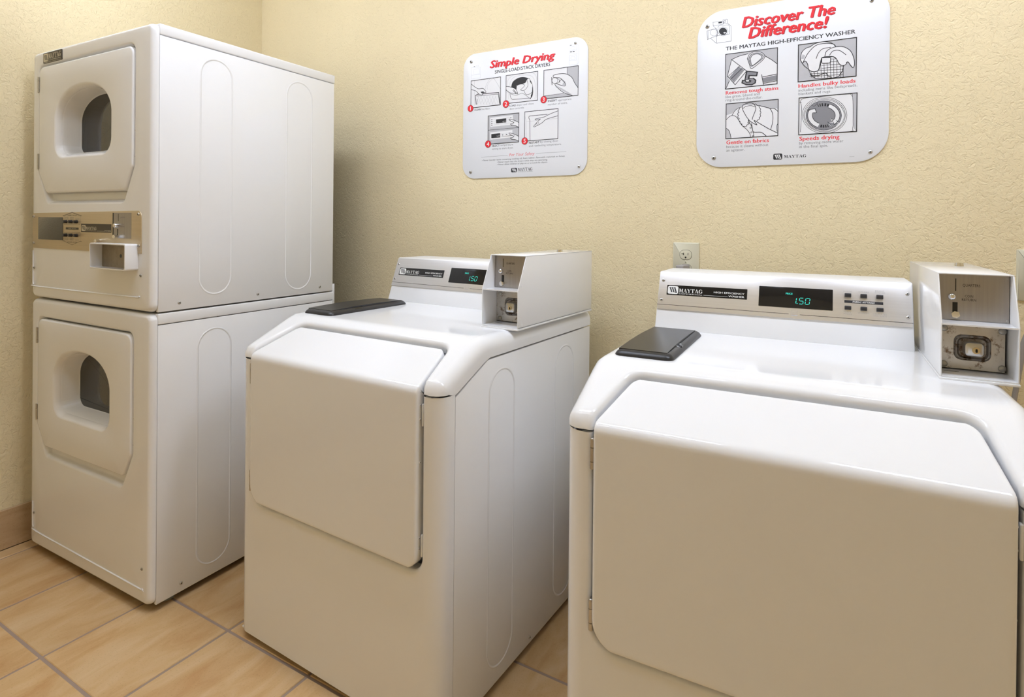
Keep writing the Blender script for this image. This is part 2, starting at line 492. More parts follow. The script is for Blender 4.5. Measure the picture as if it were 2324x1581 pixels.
def skirting(name, horizontal, a0, a1, face, sgn, start):
    base = bpy.data.objects.new(name, None)
    h = 0.131
    if horizontal: b = box(name, a0, a1, min(face, face + sgn * .004), max(face, face + sgn * .004), 0, h - .002, 'grout')
    else: b = box(name, min(face, face + sgn * .004), max(face, face + sgn * .004), a0, a1, 0, h - .002, 'grout')
    tag(b, kind='structure')
    me = {}
    p = start
    while p < a1:
        q0, q1 = max(p, a0) + .002, min(p + .3075, a1) - .002
        if q1 - q0 > .02:
            L = round(q1 - q0, 4)
            if L not in me:
                bm = bmesh.new(); add_box(bm, -.0055, .0055, -L / 2, L / 2, 0, h, .0015, 1)
                mm = bpy.data.meshes.new('skirting_tile'); bm.to_mesh(mm); bm.free(); mm.materials.append(MATS['skirting_tile']); me[L] = mm
            o = bpy.data.objects.new('skirting_tile', me[L]); link(o, b)
            c = (q0 + q1) / 2; f = face + sgn * .0058
            o.location = (c, f, 0.0012) if horizontal else (f, c, 0.0012)
            if horizontal: o.rotation_euler = (0, 0, PI / 2)
        p += .3115
skirting('baseboard_left', False, ROOM_Y, -.011, 0, 1, -1.72 - 8 * .3115)
skirting('baseboard_back', True, 0, ROOM_X, 0, -1, -.02)
skirting('baseboard_right', False, ROOM_Y, -.011, ROOM_X, -1, ROOM_Y)
skirting('baseboard_front', True, .011, ROOM_X - .011, ROOM_Y, 1, -.1)

# ------------------------------------------------------------------ ceiling lamps (out of the picture, they light the room)
def lamp(x, y, l, w, power, label):
    """wrap-around fluorescent fixture: steel pan, end caps, glowing diffuser"""
    t = empty('ceiling_lamp', (x, y, CEIL))
    tag(t, label, 'lamp', 'ceiling lamps')
    box('lamp_base', -l / 2, l / 2, -w / 2, w / 2, -.018, 0, 'lamp_frame', t, .003)
    m = mat('lamp_diffuser_%d' % int(power * 10), (.9, .9, .9), .5, emit=(LAMP_LIGHT, power))
    prof = fillet([(-w / 2 + .006, -.018), (-w / 2 + .012, -.075), (w / 2 - .012, -.075), (w / 2 - .006, -.018)], [0, .02, .02, 0], 4, closed=False)
    prism_x('diffuser', prof, -l / 2 + .014, l / 2 - .014, m, t)
    for e in (-1, 1): box('end_cap', min(e * l / 2, e * (l / 2 - .014)), max(e * l / 2, e * (l / 2 - .014)), -w / 2 + .002, w / 2 - .002, -.079, -.016, 'lamp_frame', t, .004)
for L_ in LAMPS: lamp(*L_)

# ------------------------------------------------------------------ front-loading washers
W = 0.686
def build_washer():
    root = empty('washing_machine')
    R_SIDE = 0.036
    # ---- core, side panels, feet
    prism_x('inner_cabinet', [(.05, .03), (.70, .03), (.70, .80), (.18, .80), (.062, .742), (.05, .735)], .012, W - .012, 'enamel_satin', root)
    side = [(.0505, .0186), (.722, .0186), (.722, .7905), (.1715, .7905), (.0505, .7325)]
    for x0, x1 in ((0.0, .012), (W - .012, W)):
        sp = prism_x('side_panel', side, x0, x1, 'enamel', root, .0022)
        sgn = -1 if x0 == 0 else 1
        for (ya, yb, za, zb) in ((.174, .288, .053, .762), (.495, .612, .052, .762)):
            out = rrect(ya, yb, za, zb, (yb - ya) / 2 - .0005, 14)
            cyy, czz = (ya + yb) / 2, (za + zb) / 2
            vs, fs = [], []; n = len(out)
            X0 = x0 if sgn < 0 else x1
            for ins, hgt in ((0, 0.0), (.0012, .0009), (.0028, .0013), (.0045, .0009), (.006, .0)):
                for (a, b) in out:
                    r2 = (yb - ya) / 2; zc = min(max(b, za + r2), zb - r2); dv = Vector((a - cyy, b - zc)); dv.normalize()
                    vs.append((X0 + sgn * (hgt + .00015), a - dv.x * ins, b - dv.y * ins))
            for q in range(4):
                for k in range(n): fs.append((q * n + k, q * n + (k + 1) % n, (q + 1) * n + (k + 1) % n, (q + 1) * n + k))
            pyd('pressed_rib', vs, fs, 'enamel', sp, True, recalc=True)
        if sgn > 0: screw((W, .37, .036), (1, 0, 0), .0042, 'steel', root)
    box('back_panel', .004, W - .004, .7, .7225, .03, .79, 'enamel_satin', root)
    for fx in (.05, W - .05):
        for fy in (.07, .66):
            bm = bmesh.new(); add_cyl(bm, (fx, fy, .0), (0, 0, 1), .022, .008, 16); add_cyl(bm, (fx, fy, .008), (0, 0, 1), .008, .03, 10)
            bmesh.ops.recalc_face_normals(bm, faces=bm.faces)
            finish('foot', bm, 'rubber', root, True, 40)
    # ---- front panel with the door cut out of it
    ZB, ZT = .0186, .7405
    XL, XR, DZ = .0525, .6375, .3665
    inner = fillet([(XL, ZT), (XL, DZ), (XR, DZ), (XR, ZT)], [0, .05, .034, 0], 12, closed=False)
    inn = []
    for p, q in zip(inner[:-1], inner[1:]):           # subdivide straight runs
        d = (Vector(q) - Vector(p)).length; k = max(1, int(d / .03))
        for i in range(k): inn.append((p[0] + (q[0] - p[0]) * i / k, p[1] + (q[1] - p[1]) * i / k))
    inn.append(inner[-1])
    outp = []
    for (x, z) in inn:
        if z > DZ + .0501 or (x > .4 and z > DZ + .0341): outp.append((R_SIDE if x < .3 else W - R_SIDE, z))
        elif x <= XL + .0499:
            t = math.atan2(DZ + .05 - z, XL + .05 - x) / (PI / 2)
            outp.append((R_SIDE, DZ + .05 + (ZB - DZ - .05) * min(1, 2 * t)) if t <= .5001 else (R_SIDE + (XL + .05 - R_SIDE) * (2 * t - 1), ZB))
        elif x >= XR - .0339:
            t = 1 - math.atan2(DZ + .034 - z, x - (XR - .034)) / (PI / 2)
            outp.append((XR - .034 + (W - R_SIDE - XR + .034) * min(1, 2 * t), ZB) if t <= .5001 else (W - R_SIDE, ZB + (DZ + .034 - ZB) * (2 * t - 1)))
        else: outp.append((x, ZB))
    nrm = []
    for i in range(len(inn)):
        a = Vector(inn[max(i - 1, 0)]); b = Vector(inn[min(i + 1, len(inn) - 1)]); d = (b - a).normalized()
        nrm.append(Vector((-d.y, d.x)) * -1)          # away from the opening
    vs, fs = [], []; n = len(inn)
    lip = .0085
    rows = [(0.0, .030)] + [(lip * (1 - math.cos(a)), lip * (1 - math.sin(a))) for a in [k * PI / 2 / 6 for k in range(7)]]
    nr = 0
    for off, dep in rows:
        for i, p in enumerate(inn): vs.append((p[0] + nrm[i].x * off, dep, p[1] + nrm[i].y * off))
        nr += 1
    for k in range(1, 5):
        t = k / 4
        for i, p in enumerate(inn):
            a = Vector(p) + nrm[i] * lip; b = Vector(outp[i]); c = a.lerp(b, t); vs.append((c.x, 0, c.y))
        nr += 1
    for r in range(nr - 1):
        for i in range(n - 1): fs.append((r * n + i, r * n + i + 1, (r + 1) * n + i + 1, (r + 1) * n + i))
    for sgn in (0, 1):                                 # rolled vertical corners
        b0 = len(vs); zs = sorted(set([round(p[1], 5) for p in outp if abs(p[0] - (R_SIDE if sgn == 0 else W - R_SIDE)) < 1e-5]))
        A = [k * PI / 2 / 8 for k in range(9)]
        prof = [(R_SIDE - R_SIDE * math.sin(a), R_SIDE - R_SIDE * math.cos(a)) for a in A] + [(0, .0495)]
        for (x, y) in prof:
            for z in zs: vs.append((x if sgn == 0 else W - x, y, z))
        m_ = len(zs)
        for r in range(len(prof) - 1):
            for i in range(m_ - 1): fs.append((b0 + r * m_ + i, b0 + r * m_ + i + 1, b0 + (r + 1) * m_ + i + 1, b0 + (r + 1) * m_ + i))
    fp = pyd('front_panel', vs, fs, 'enamel', root, True, 50, merge=.0004, recalc=True)
    # top edges of the two pillars
    for (xa, xb) in ((.032, XL - .002), (XR + .002, W - .032)):
        box('pillar_cap', xa, xb, .009, .049, ZT - .004, ZT - .0005, 'enamel', fp)
    box('kick_return', .01, W - .01, .006, .05, ZB, ZB + .004, 'enamel', fp)
    # ---- top cover
    top = fillet([(0, .7445), (0, .7685), (.1545, .8412), (.722, .8412)], [0, .031, .06, 0], 12, closed=False)
    # arc-length parameter
    S = [0.0]
    for a, b in zip(top[:-1], top[1:]): S.append(S[-1] + (Vector(b) - Vector(a)).length)
    def prof_at(s):
        s = max(0.0, min(s, S[-1] - 1e-9))
        for i in range(len(S) - 1):
            if s <= S[i + 1]:
                t = (s - S[i]) / max(1e-9, S[i + 1] - S[i]); a, b = Vector(top[i]), Vector(top[i + 1])
                return a.lerp(b, t), i
        return Vector(top[-1]), len(S) - 2
    def nrm_at(s, e=.003):
        a, _ = prof_at(max(0, s - e)); b, _ = prof_at(min(S[-1], s + e)); d = (b - a).normalized()
        return Vector((-d.y, d.x))                     # outward: up / front
    def s_of_y(y):
        for i in range(len(S) - 1):
            if top[i][0] <= y <= top[i + 1][0] and top[i + 1][0] > top[i][0]:
                return S[i] + (S[i + 1] - S[i]) * (y - top[i][0]) / (top[i + 1][0] - top[i][0])
    def P3(x, s, depth=0.0):
        p, _ = prof_at(s); q = nrm_at(s)
        return (x, p.x - q.x * depth, p.y - q.y * depth)
    sT, sF, sE = s_of_y(.121), s_of_y(.012), S[-1]
    op = fillet([(.0545, 0), (.056, sF), (.090, sT), (.6145, sT), (.634, sF), (.6355, 0)], [0, .06, .036, .036, .06, 0], 30, closed=False)
    path = []
    for p, q in zip(op[:-1], op[1:]):
        d = (Vector(q) - Vector(p)).length; k = max(1, int(d / .012))
        for i in range(k): path.append((p[0] + (q[0] - p[0]) * i / k, p[1] + (q[1] - p[1]) * i / k))
    path.append(op[-1])
    n = len(path)
    R0 = .030
    sides = []
    xa, xb = .126, .578
    iL = max(i for i, p in enumerate(path) if p[0] < .3 and p[1] < sT - .030)
    iR = min(i for i, p in enumerate(path) if p[0] > .3 and i > iL and p[1] < sT - .030)
    iA = min(i for i, p in enumerate(path) if p[0] > xa); iB = max(i for i, p in enumerate(path) if p[0] < xb)
    outer = []
    for i, (x, s) in enumerate(path):
        if i <= iL: outer.append((R0, s))
        elif i >= iR: outer.append((W - R0, s))
        elif i < iA:
            t = (i - iL) / (iA - iL); t = .5 if abs(t - .5) <= .5 / (iA - iL) else t
            s0 = path[iL][1]
            outer.append((R0, s0 + (sE - s0) * (2 * t) ** 2.2) if t <= .5 else (R0 + (path[iA][0] - R0) * (2 * t - 1), sE))
        elif i > iB:
            t = (iR - i) / (iR - iB); t = .5 if abs(t - .5) <= .5 / (iR - iB) else t
            s0 = path[iR][1]
            outer.append((W - R0, s0 + (sE - s0) * (2 * t) ** 2.2) if t <= .5 else (W - R0 - (W - R0 - path[iB][0]) * (2 * t - 1), sE))
        else: outer.append((x, sE))
    nr2 = []
    for i in range(n):
        a = Vector(path[max(i - 1, 0)]); b = Vector(path[min(i + 1, n - 1)]); d = (b - a).normalized()
        nr2.append(Vector((-d.y, d.x)))               # away from the opening
    vs, fs = [], []; nrw = 0
    lip = .0115
    for off, dep in [(-.0005, .026)] + [(lip * (1 - math.cos(a)), lip * (1 - math.sin(a))) for a in [k * PI / 2 / 7 for k in range(8)]]:
        for i, p in enumerate(path):
            q = Vector(p) + nr2[i] * off; vs.append(P3(q.x, max(q.y, 0), dep))
        nrw += 1
    NR = 44
    for k in range(1, NR + 1):
        t = (k / NR) ** 1.7
        for i, p in enumerate(path):
            q = (Vector(p) + nr2[i] * lip).lerp(Vector(outer[i]), t); vs.append(P3(q.x, max(q.y, 0)))
        nrw += 1
    for r in range(nrw - 1):
        for i in range(n - 1): fs.append((r * n + i, r * n + i + 1, (r + 1) * n + i + 1, (r + 1) * n + i))
    # rolled side edges and side faces
    low = [(.0302, .7432), (.0510, .7385), (.1725, .7945), (.722, .7945)]
    for sgn in (0, 1):
        fine = sorted(set([round(o[1], 7) for o in outer if abs(o[0] - (R0 if sgn == 0 else W - R0)) < 1e-6]))
        b0 = len(vs); A = [k * PI / 2 / 7 for k in range(8)]
        for a in A:
            for s in fine:
                x = R0 - R0 * math.sin(a); vs.append(P3(x if sgn == 0 else W - x, s, R0 - R0 * math.cos(a)))
        m_ = len(fine)
        for r in range(7):
            for i in range(m_ - 1): fs.append((b0 + r * m_ + i, b0 + r * m_ + i + 1, b0 + (r + 1) * m_ + i + 1, b0 + (r + 1) * m_ + i))
        b1 = len(vs); sa, sb = s_of_y(.016), s_of_y(.1600)
        for s in fine:
            if s <= sa: q = Vector(low[0]).lerp(Vector(low[1]), s / sa)
            elif s <= sb: q = Vector(low[1]).lerp(Vector(low[2]), (s - sa) / (sb - sa))
            else: q = Vector(low[2]).lerp(Vector(low[3]), (s - sb) / (S[-1] - sb))
            vs.append((0.0 if sgn == 0 else W, q.x, q.y))
        for i in range(m_ - 1): fs.append((b0 + 7 * m_ + i, b0 + 7 * m_ + i + 1, b1 + i + 1, b1 + i))
    pyd('top_cover', vs, fs, 'enamel', root, True, 42, merge=.0003, recalc=True)
    # ---- door: folded sheet, vertical face then sloping top
    FY = -.0105
    dprof = fillet([(FY, .3755), (FY, .7575), (.114, .8165)], [0, .019, 0], 12, closed=False)
    DS = [0.0]
    for a, b in zip(dprof[:-1], dprof[1:]): DS.append(DS[-1] + (Vector(b) - Vector(a)).length)
    def dp(s):
        s = max(0, min(DS[-1] - 1e-9, s))
        for i in range(len(DS) - 1):
            if s <= DS[i + 1]:
                t = (s - DS[i]) / (DS[i + 1] - DS[i]); return Vector(dprof[i]).lerp(Vector(dprof[i + 1]), t)
    def dn(s):
        a, b = dp(max(0, s - .004)), dp(min(DS[-1], s + .004)); d = (b - a).normalized(); return Vector((-d.y, d.x))
    sD = DS[-1]; sFold = .3755 + 0.0; sFo = .7575 - .3755
    dl = fillet([(.30, 0), (.0585, 0), (.0585, sFo + .012), (.0955, sD), (.30, sD)], [0, .046, .05, .026, 0], 12, closed=False)
    dr = fillet([(.40, 0), (.6305, 0), (.6305, sFo + .012), (.6090, sD), (.40, sD)], [0, .030, .05, .026, 0], 12, closed=False)
    def xat(poly, s, left):
        best = None; s = max(0.0, min(s, sD - 1e-7))
        for a, b in zip(poly[:-1], poly[1:]):
            lo, hi = min(a[1], b[1]), max(a[1], b[1])
            if lo - 1e-9 <= s <= hi + 1e-9:
                x = a[0] if hi - lo < 1e-9 else a[0] + (b[0] - a[0]) * (s - a[1]) / (b[1] - a[1])
                c = [x, b[0]] if hi - lo < 1e-9 else [x]
                for x in c: best = x if best is None else (min(best, x) if left else max(best, x))
        return best
    edge = [0, .0012, .003, .0055, .009, .014, .02, .028, .037, .048]
    rows_s = sorted(set([round(e, 5) for e in edge] + [round(sD - e, 5) for e in edge] + [round(.06 + k * .02, 5) for k in range(15)] + [round(sFo - .06 + k * .0055, 5) for k in range(20) if sFo - .06 + k * .0055 < sD - .05]))
    TH = .024
    vs, fs = [], []
    fr = [0, .0012, .003, .0055, .009]
    for s in rows_s:
        xl, xr = xat(dl, s, True), xat(dr, s, False)
        cols = [(xl, TH)] + [(xl + e, None) for e in fr] + [(xl + .009 + (xr - xl - .018) * k / 16, None) for k in range(1, 16)] + [(xr - e, None) for e in fr[::-1]] + [(xr, TH)]
        for x, d in cols:
            e = min(x - xl, xr - x, s, sD - s)
            if d is None: d = 0 if e > .0055 else .0055 - math.sqrt(max(0, .0055 ** 2 - (.0055 - e) ** 2))
            p, q = dp(s), dn(s); vs.append((x, p.x - q.x * d, p.y - q.y * d))
    nc = 2 + 2 * len(fr) + 15
    for r in range(len(rows_s) - 1):
        for c in range(nc - 1): fs.append((r * nc + c, r * nc + c + 1, (r + 1) * nc + c + 1, (r + 1) * nc + c))
    for r, s in ((0, 0), (len(rows_s) - 1, sD)):       # bottom and top edges turned in
        b0 = len(vs); p, q = dp(s), dn(s)
        for c in range(nc):
            x = vs[r * nc + c][0]; vs.append((x, p.x - q.x * TH, p.y - q.y * TH))
        for c in range(nc - 1): fs.append((r * nc + c, r * nc + c + 1, b0 + c + 1, b0 + c))
    door = pyd('door', vs, fs, 'enamel', root, True, 50, recalc=True)
    for z in (.7205, .690, .6, .44, .418): screw((.6305, .0015, z), (1, 0, 0), .0026, 'enamel_satin', door)
    for za, zb in ((.680, .731), (.4, .4515)):
        bm = bmesh.new(); L = (zb - za)
        for (u, v) in ((0, .24), (.26, .72), (.74, 1)): add_cyl(bm, (.0557, -.0035, za + L * u), (0, 0, 1), .0042, L * (v - u), 12)
        add_cyl(bm, (.0557, -.0035, zb), (0, 0, 1), .0036, .0015, 12, None, .0015)
        add_box(bm, .0522, .0545, -.003, .012, za, zb)
        bmesh.ops.recalc_face_normals(bm, faces=bm.faces)
        finish('hinge', bm, 'steel', door, True, 40)
    for z in (.70, .425):                              # latch keepers on the right pillar
        box('latch', XR - .0035, XR + .001, .002, .012, z - .024, z + .024, 'enamel', root, .002)
    # ---- detergent drawer lid on the deck
    dz = .8412
    dl_ = empty('dispenser'); dl_.parent = root
    bpy.data.objects.remove(dl_)
    x0, x1, y0, y1 = .034, .152, .172, .486
    vs, fs = [], []; ring = lambda i, z: [(a, b, z) for a, b in rrect(x0 + i, x1 - i, y0 + i, y1 - i, max(.004, .016 - i * .5), 5)]
    L0 = 0
    for ins, z in ((0, 0), (0, .0025), (.0035, .0075), (.0075, .0105), (.0125, .0118), (.0128, .0095)):
        vs += ring(ins, dz + z); L0 += 1
    nn = len(vs) // L0
    for r in range(L0 - 1):
        for k in range(nn): fs.append((r * nn + k, r * nn + (k + 1) % nn, (r + 1) * nn + (k + 1) % nn, (r + 1) * nn + k))
    fs.append(tuple((L0 - 1) * nn + k for k in range(nn)))
    disp = pyd('dispenser', vs, fs, 'black_plastic', root, True, 45, recalc=True, label='black plastic detergent dispenser with hinged flap')
    vs, fs = [], []
    xs = [x0 + .0075 + (x1 - x0 - .0210) * k / 10 for k in range(11)]; ys = [y0 + .0145 + (y1 - y0 - .029) * k / 12 for k in range(13)]
    for (zz) in (0, 1):
        for yv in ys:
            for xv in xs:
                t = (yv - ys[0]) / (ys[-1] - ys[0]); crown = .0035 * math.sin(PI * t)
                vs.append((xv, yv, dz + (.0128 + crown if zz else .0085)))
    for zz in (1,):
        b0 = zz * 143
        for r in range(12):
            for c in range(10): fs.append((b0 + r * 11 + c, b0 + r * 11 + c + 1, b0 + (r + 1) * 11 + c + 1, b0 + (r + 1) * 11 + c))
    for c in range(10): fs.append((c, c + 1, 143 + c + 1, 143 + c)); fs.append((132 + c, 133 + c, 143 + 133 + c, 143 + 132 + c))
    for r in range(12): fs.append((r * 11, r * 11 + 11, 143 + r * 11 + 11, 143 + r * 11)); fs.append((r * 11 + 10, r * 11 + 21, 143 + r * 11 + 21, 143 + r * 11 + 10))
    pyd('flap', vs, fs, 'black_plastic', disp, True, 40, recalc=True)
    # finger notch in the right rim
    vs, fs = [], []
    for k in range(9):
        a = PI * k / 8; yy = .281 - .020 * math.cos(a); dd = .006 * math.sin(a)
        vs += [(x1 - .0165, yy, dz + .0130), (x1 - .0165 + .004 + dd * .2, yy, dz + .0126), (x1 - .0058 + dd * .3, yy, dz + .0085)]
    for k in range(8):
        for c in range(2): fs.append((k * 3 + c, k * 3 + c + 1, k * 3 + 4 + c, k * 3 + 3 + c))
    pyd('finger_notch', vs, fs, 'black_gloss', disp, True, recalc=True)
    # ---- control console
    KX0, KX1 = .0285, .5796
    con = prism_x('console', [(.5205, .8405), (.5732, .983), (.7150, .983), (.7150, .8405)], KX0, KX1, 'enamel_satin', root, .0028)
    a = Vector((0, .5205, .8459)); u = Vector((0, .0527, .1373)).normalized()
    nv = Vector((1, 0, 0)).cross(u) * -1              # inward normal (into console)
    # local print plane: x stays, local z -> along the slope, local y -> inward
    yin = Vector((0, u.z, -u.y))
    M = Matrix(((1, 0, 0, 0), (0, yin.y, u.y, a.y), (0, yin.z, u.z, a.z), (0, 0, 0, 1)))
    def onc(o): o.data.transform(M); return o
    onc(plate_xz('face_plate', rrect(KX0 + .0015, KX1 - .0015, .0468, .1445, .0012, 2), -.0022, .001, 'aluminium', con, .0008))
    yf = -.0023
    onc(Print().line([(.030, .0585), (.3366, .0572)], .0011, yf).line([(.3598, .0570), (.578, .0563)], .0011, yf).done('pinstripe', 'print_black', con))
    onc(plate_xz('brand_label', rrect(.0512, .2442, .0845, .1104, .001, 2), -.0027, -.002, 'black_gloss', con))
    emblem(.0535, .0800, .0872, .1080, -.00275, 'label_white', 'print_black', con, M)
    brand_word(.0818, .0925, .0585, .0098, -.00275, 'label_white', con, M)
    lettering('COMMERCIAL', .0818, .0876, .0580, .0026, -.00275, 'label_white', con, '', M=M)
    onc(Print().line([(.1425, .0886), (.2000, .0886)], .0006, -.00275).done('label_rule', 'label_white', con))
    lettering('HIGH EFFICIENCY', .1667, .0958, .0715, .0042, -.00275, 'label_white', con, 'b', M=M)
    lettering('WASHER', .2015, .0880, .0367, .0042, -.00275, 'label_white', con, 'b', M=M)
    onc(plate_xz('display', rrect(.2705, .4265, .0716, .1208, .001, 2), -.0030, -.002, 'black_gloss', con, .0003))
    yd = -.00306
    lettering('PRICE', .3290, .1035, .0145, .0040, yd, 'digit_teal', con, 'b', name='price_word', M=M)
    p = Print()
    def seg(x, segs, w=.0085, h=.0142, z=.0824, sl=.13):
        A = {'a': ((.12, 1), (.88, 1)), 'b': ((1, .94), (1, .56)), 'c': ((1, .44), (1, .06)), 'd': ((.12, 0), (.88, 0)), 'e': ((0, .44), (0, .06)), 'f': ((0, .94), (0, .56)), 'g': ((.12, .5), (.88, .5))}
        for s in segs:
            p.line([(x + q[0] * w + sl * q[1] * h, z + q[1] * h) for q in A[s]], .0013, yd)
    seg(.3420, 'bc'); seg(.3570, 'acdfg'); seg(.3700, 'abcdef')
    p.poly(R4(.3526, .3543, .0822, .0839), yd)
    onc(p.done('price_digits', 'digit_teal', con))
    for zc in ((.1050, .1136), (.0762, .0845)):
        for (xa, xb) in ((.4497, .4628), (.4806, .4934), (.5109, .5242)):
            onc(plate_xz('button', rrect(xa, xb, zc[0], zc[1], .0012, 2), -.0085, -.002, 'black_plastic', con, .0014))
    onc(plate_xz('settings_strip', R4(.4494, .5240, .0922, .0984), -.0026, -.002, 'print_black', con))
    lettering('FABRIC SETTINGS', .4655, .0936, .0425, .0034, -.00265, 'label_white', con, 'bi', M=M)
    for tx, xa, z, w in (('WHITES', .4468, .1172, .0182, ), ('COLORS', .4771, .1175, .0202), ('BRIGHT', .5092, .1218, .0175), ('COLORS', .5085, .1180, .0195), ('PERM', .4481, .0695, .0140), ('PRESS', .4481, .0653, .0160),
                        ('WOOLENS', .4756, .0695, .0225), ('DELICATES', .5043, .0698, .0260), ('AND KNITS', .5045, .0655, .0258)):
        lettering(tx, xa, z, w, .0029, yf - .0001, 'print_grey', con, '', name='setting_lettering', M=M)
    onc(Print().line(R4(.3412, .3552, .0535, .0655) + [(.3412, .0535)], .0004, yf).line([(.343, .058), (.3465, .0605), (.351, .0600), (.353, .063)], .0005, yf).poly(R4(.3418, .3546, .0540, .0558), yf).done('efficiency_mark', 'print_grey', con))
    for (sx, sz) in ((.0398, .1223), (.0396, .0703), (.5692, .1201), (.5690, .0684)):
        c = M @ Vector((sx, -.002, sz)); screw(c, tuple(-yin), .0040, 'steel', con)
    # ---- coin box
    bx0, bx1, by0, by1, bz0, bz1, bzm, byt = .5885, .6965, .2816, .7079, .8415, 1.0235, .9380, .3205
    T = .0022
    cb = prism_x('coin_box', [(by0, bz0 + .004), (by1, bz0 + .004), (by1, bz1), (byt, bz1), (by0, bzm)], bx1 - T, bx1, 'enamel', root, .0007, label='white steel coin box bolted on the deck')
    prism_x('coin_box_wall', [(by0, bz0 + .004), (by1, bz0 + .004), (by1, bz1), (byt, bz1), (by0, bzm)], bx0, bx0 + T, 'enamel', cb, .0007)
    box('coin_box_top', bx0, bx1, byt - .001, by1, bz1 - T, bz1, 'enamel', cb, .0007)
    box('coin_box_floor', bx0, bx1, by0 + .0006, by1, bz0 + .004, bz0 + .0062, 'enamel', cb)
    box('coin_box_back', bx0 + .001, bx1 - .001, by1 - .002, by1, bz0 + .004, bz1 - .001, 'enamel', cb)
    box('mounting_plate', bx0 - .001, bx1 + .001, by0 - .002, by1 + .002, bz0 - .0008, bz0 + .0036, 'enamel', cb, .0008)
    box('shelf', bx0 + T, bx1 - T, by0 + .0005, .350, bzm - .0025, bzm, 'enamel', cb)
    yp, yl = .335, .345
    cp = plate_xz('coin_plate', R4(bx0 + T + .0012, bx1 - T - .0012, bzm + .0005, bz1 - T), yp, yp + .002, 'coin_metal', cb)
    plate_xz('coin_slot', R4(.6168, .6182, .9905, 1.0130), yp - .0003, yp, 'black_gloss', cb)
    plate_xz('release_slot', R4(.6130, .6205, .9500, .9705), yp - .0003, yp, 'black_gloss', cb)
    cyl('return_button', (.6115, yp, .9805), (0, -1, 0), .0062, .004, 'chrome', cb, 20, None, .0045)
    bm = bmesh.new()
    for k, (xx, zz) in enumerate(((.6115, .9515), (.6165, .9470), (.6225, .9520))): pass
    add_cyl(bm, (.6168, yp, .9488), (0, -1, 0), .0066, .008, 6)
    bmesh.ops.recalc_face_normals(bm, faces=bm.faces)
    finish('release_lever', bm, 'chrome', cb)
    lettering('QUARTERS', .6275, .9992, .0250, .0046, yp - .0003, 'print_black', cb, '')
    lettering('COIN', .6308, .9800, .0118, .0042, yp - .0003, 'print_black', cb, '')
    lettering('RETURN', .6265, .9735, .0205, .0042, yp - .0003, 'print_black', cb, '')
    for q in ((.5950, .9425), (.6905, .9425), (.6905, 1.0165)): screw((q[0], yp, q[1]), (0, -1, 0), .0014, 'steel', cb)
    # lower compartment: riveted lock plate with a pressed well and a key lock
    plate_xz('lock_plate', R4(bx0 + T + .001, bx1 - T - .004, bz0 + .0085, bzm - .003), yl, yl + .002, 'worn_metal', cb)
    for q in ((.6025, .9215), (.6025, .8565), (.6865, .9225), (.6865, .8570)):
        cyl('rivet', (q[0], yl, q[1]), (0, -1, 0), .0058, .0012, 'steel_dull', cb, 18, None, .0025)
    cxl, czl = .6440, .8890
    vs, fs = [], []; rg = []
    for (hw, hh, y, rr) in ((.0270, .0230, yl - .0003, .012), (.0245, .0205, yl - .004, .011), (.0225, .0190, yl - .0045, .010), (.0200, .0165, yl - .0005, .009), (.0195, .016, yl - .0002, .009)):
        o_ = rrect(cxl - hw, cxl + hw, czl - hh, czl + hh, rr, 6); rg.append(len(o_)); vs += [(p_[0], y, p_[1]) for p_ in o_]
    nn = rg[0]
    for r in range(4):
        for k in range(nn): fs.append((r * nn + k, r * nn + (k + 1) % nn, (r + 1) * nn + (k + 1) % nn, (r + 1) * nn + k))
    fs.append(tuple(4 * nn + k for k in range(nn)))
    pyd('lock_rim', vs, fs, 'stained_metal', cb, True, 50, recalc=True)
    o_ = plate_xz('lock_body', rrect(cxl - .0145, cxl + .0145, czl - .0128, czl + .0128, .007, 6), yl - .020, yl, 'steel', cb, .0050)
    cyl('lock_barrel', (cxl + .002, yl - .0198, czl - .001), (0, -1, 0), .0058, .0022, 'brass', cb, 20)
    plate_xz('keyhole', rrect(cxl + .0008, cxl + .0040, czl - .0042, czl + .0022, .0014, 3), yl - .0223, yl - .0219, 'black_gloss', cb)
    box('drain_slot', .600, .622, .325, .327, bz0 + .0061, bz0 + .0066, 'print_black', cb)
    cyl('top_lock', (.660, .566, bz1), (0, 0, 1), .0085, .007, 'chrome', cb, 18, .0075)
    for c in ((.2995, .8541), (.2990, .9495)): cyl('side_plug', (bx1 - .0002, c[0], c[1]), (1, 0, 0), .0042 if c[1] < .9 else .0028, .0012, 'enamel_satin', cb, 14)
    return root
w1 = build_washer()
w1.location = (1.03748, -0.82599, 0.0); w1.rotation_euler = (0, 0, -0.035078)
tag(w1, 'white front-loading coin washer standing between the stacked dryer and another washer', 'washing machine', 'coin-operated washers')
w2 = copy_tree(w1)
w2.location = (2.00844, -0.86388, 0.0); w2.rotation_euler = (0, 0, 0.042387)
tag(w2, 'white front-loading coin washer standing in front of the plugged wall outlet', 'washing machine', 'coin-operated washers')

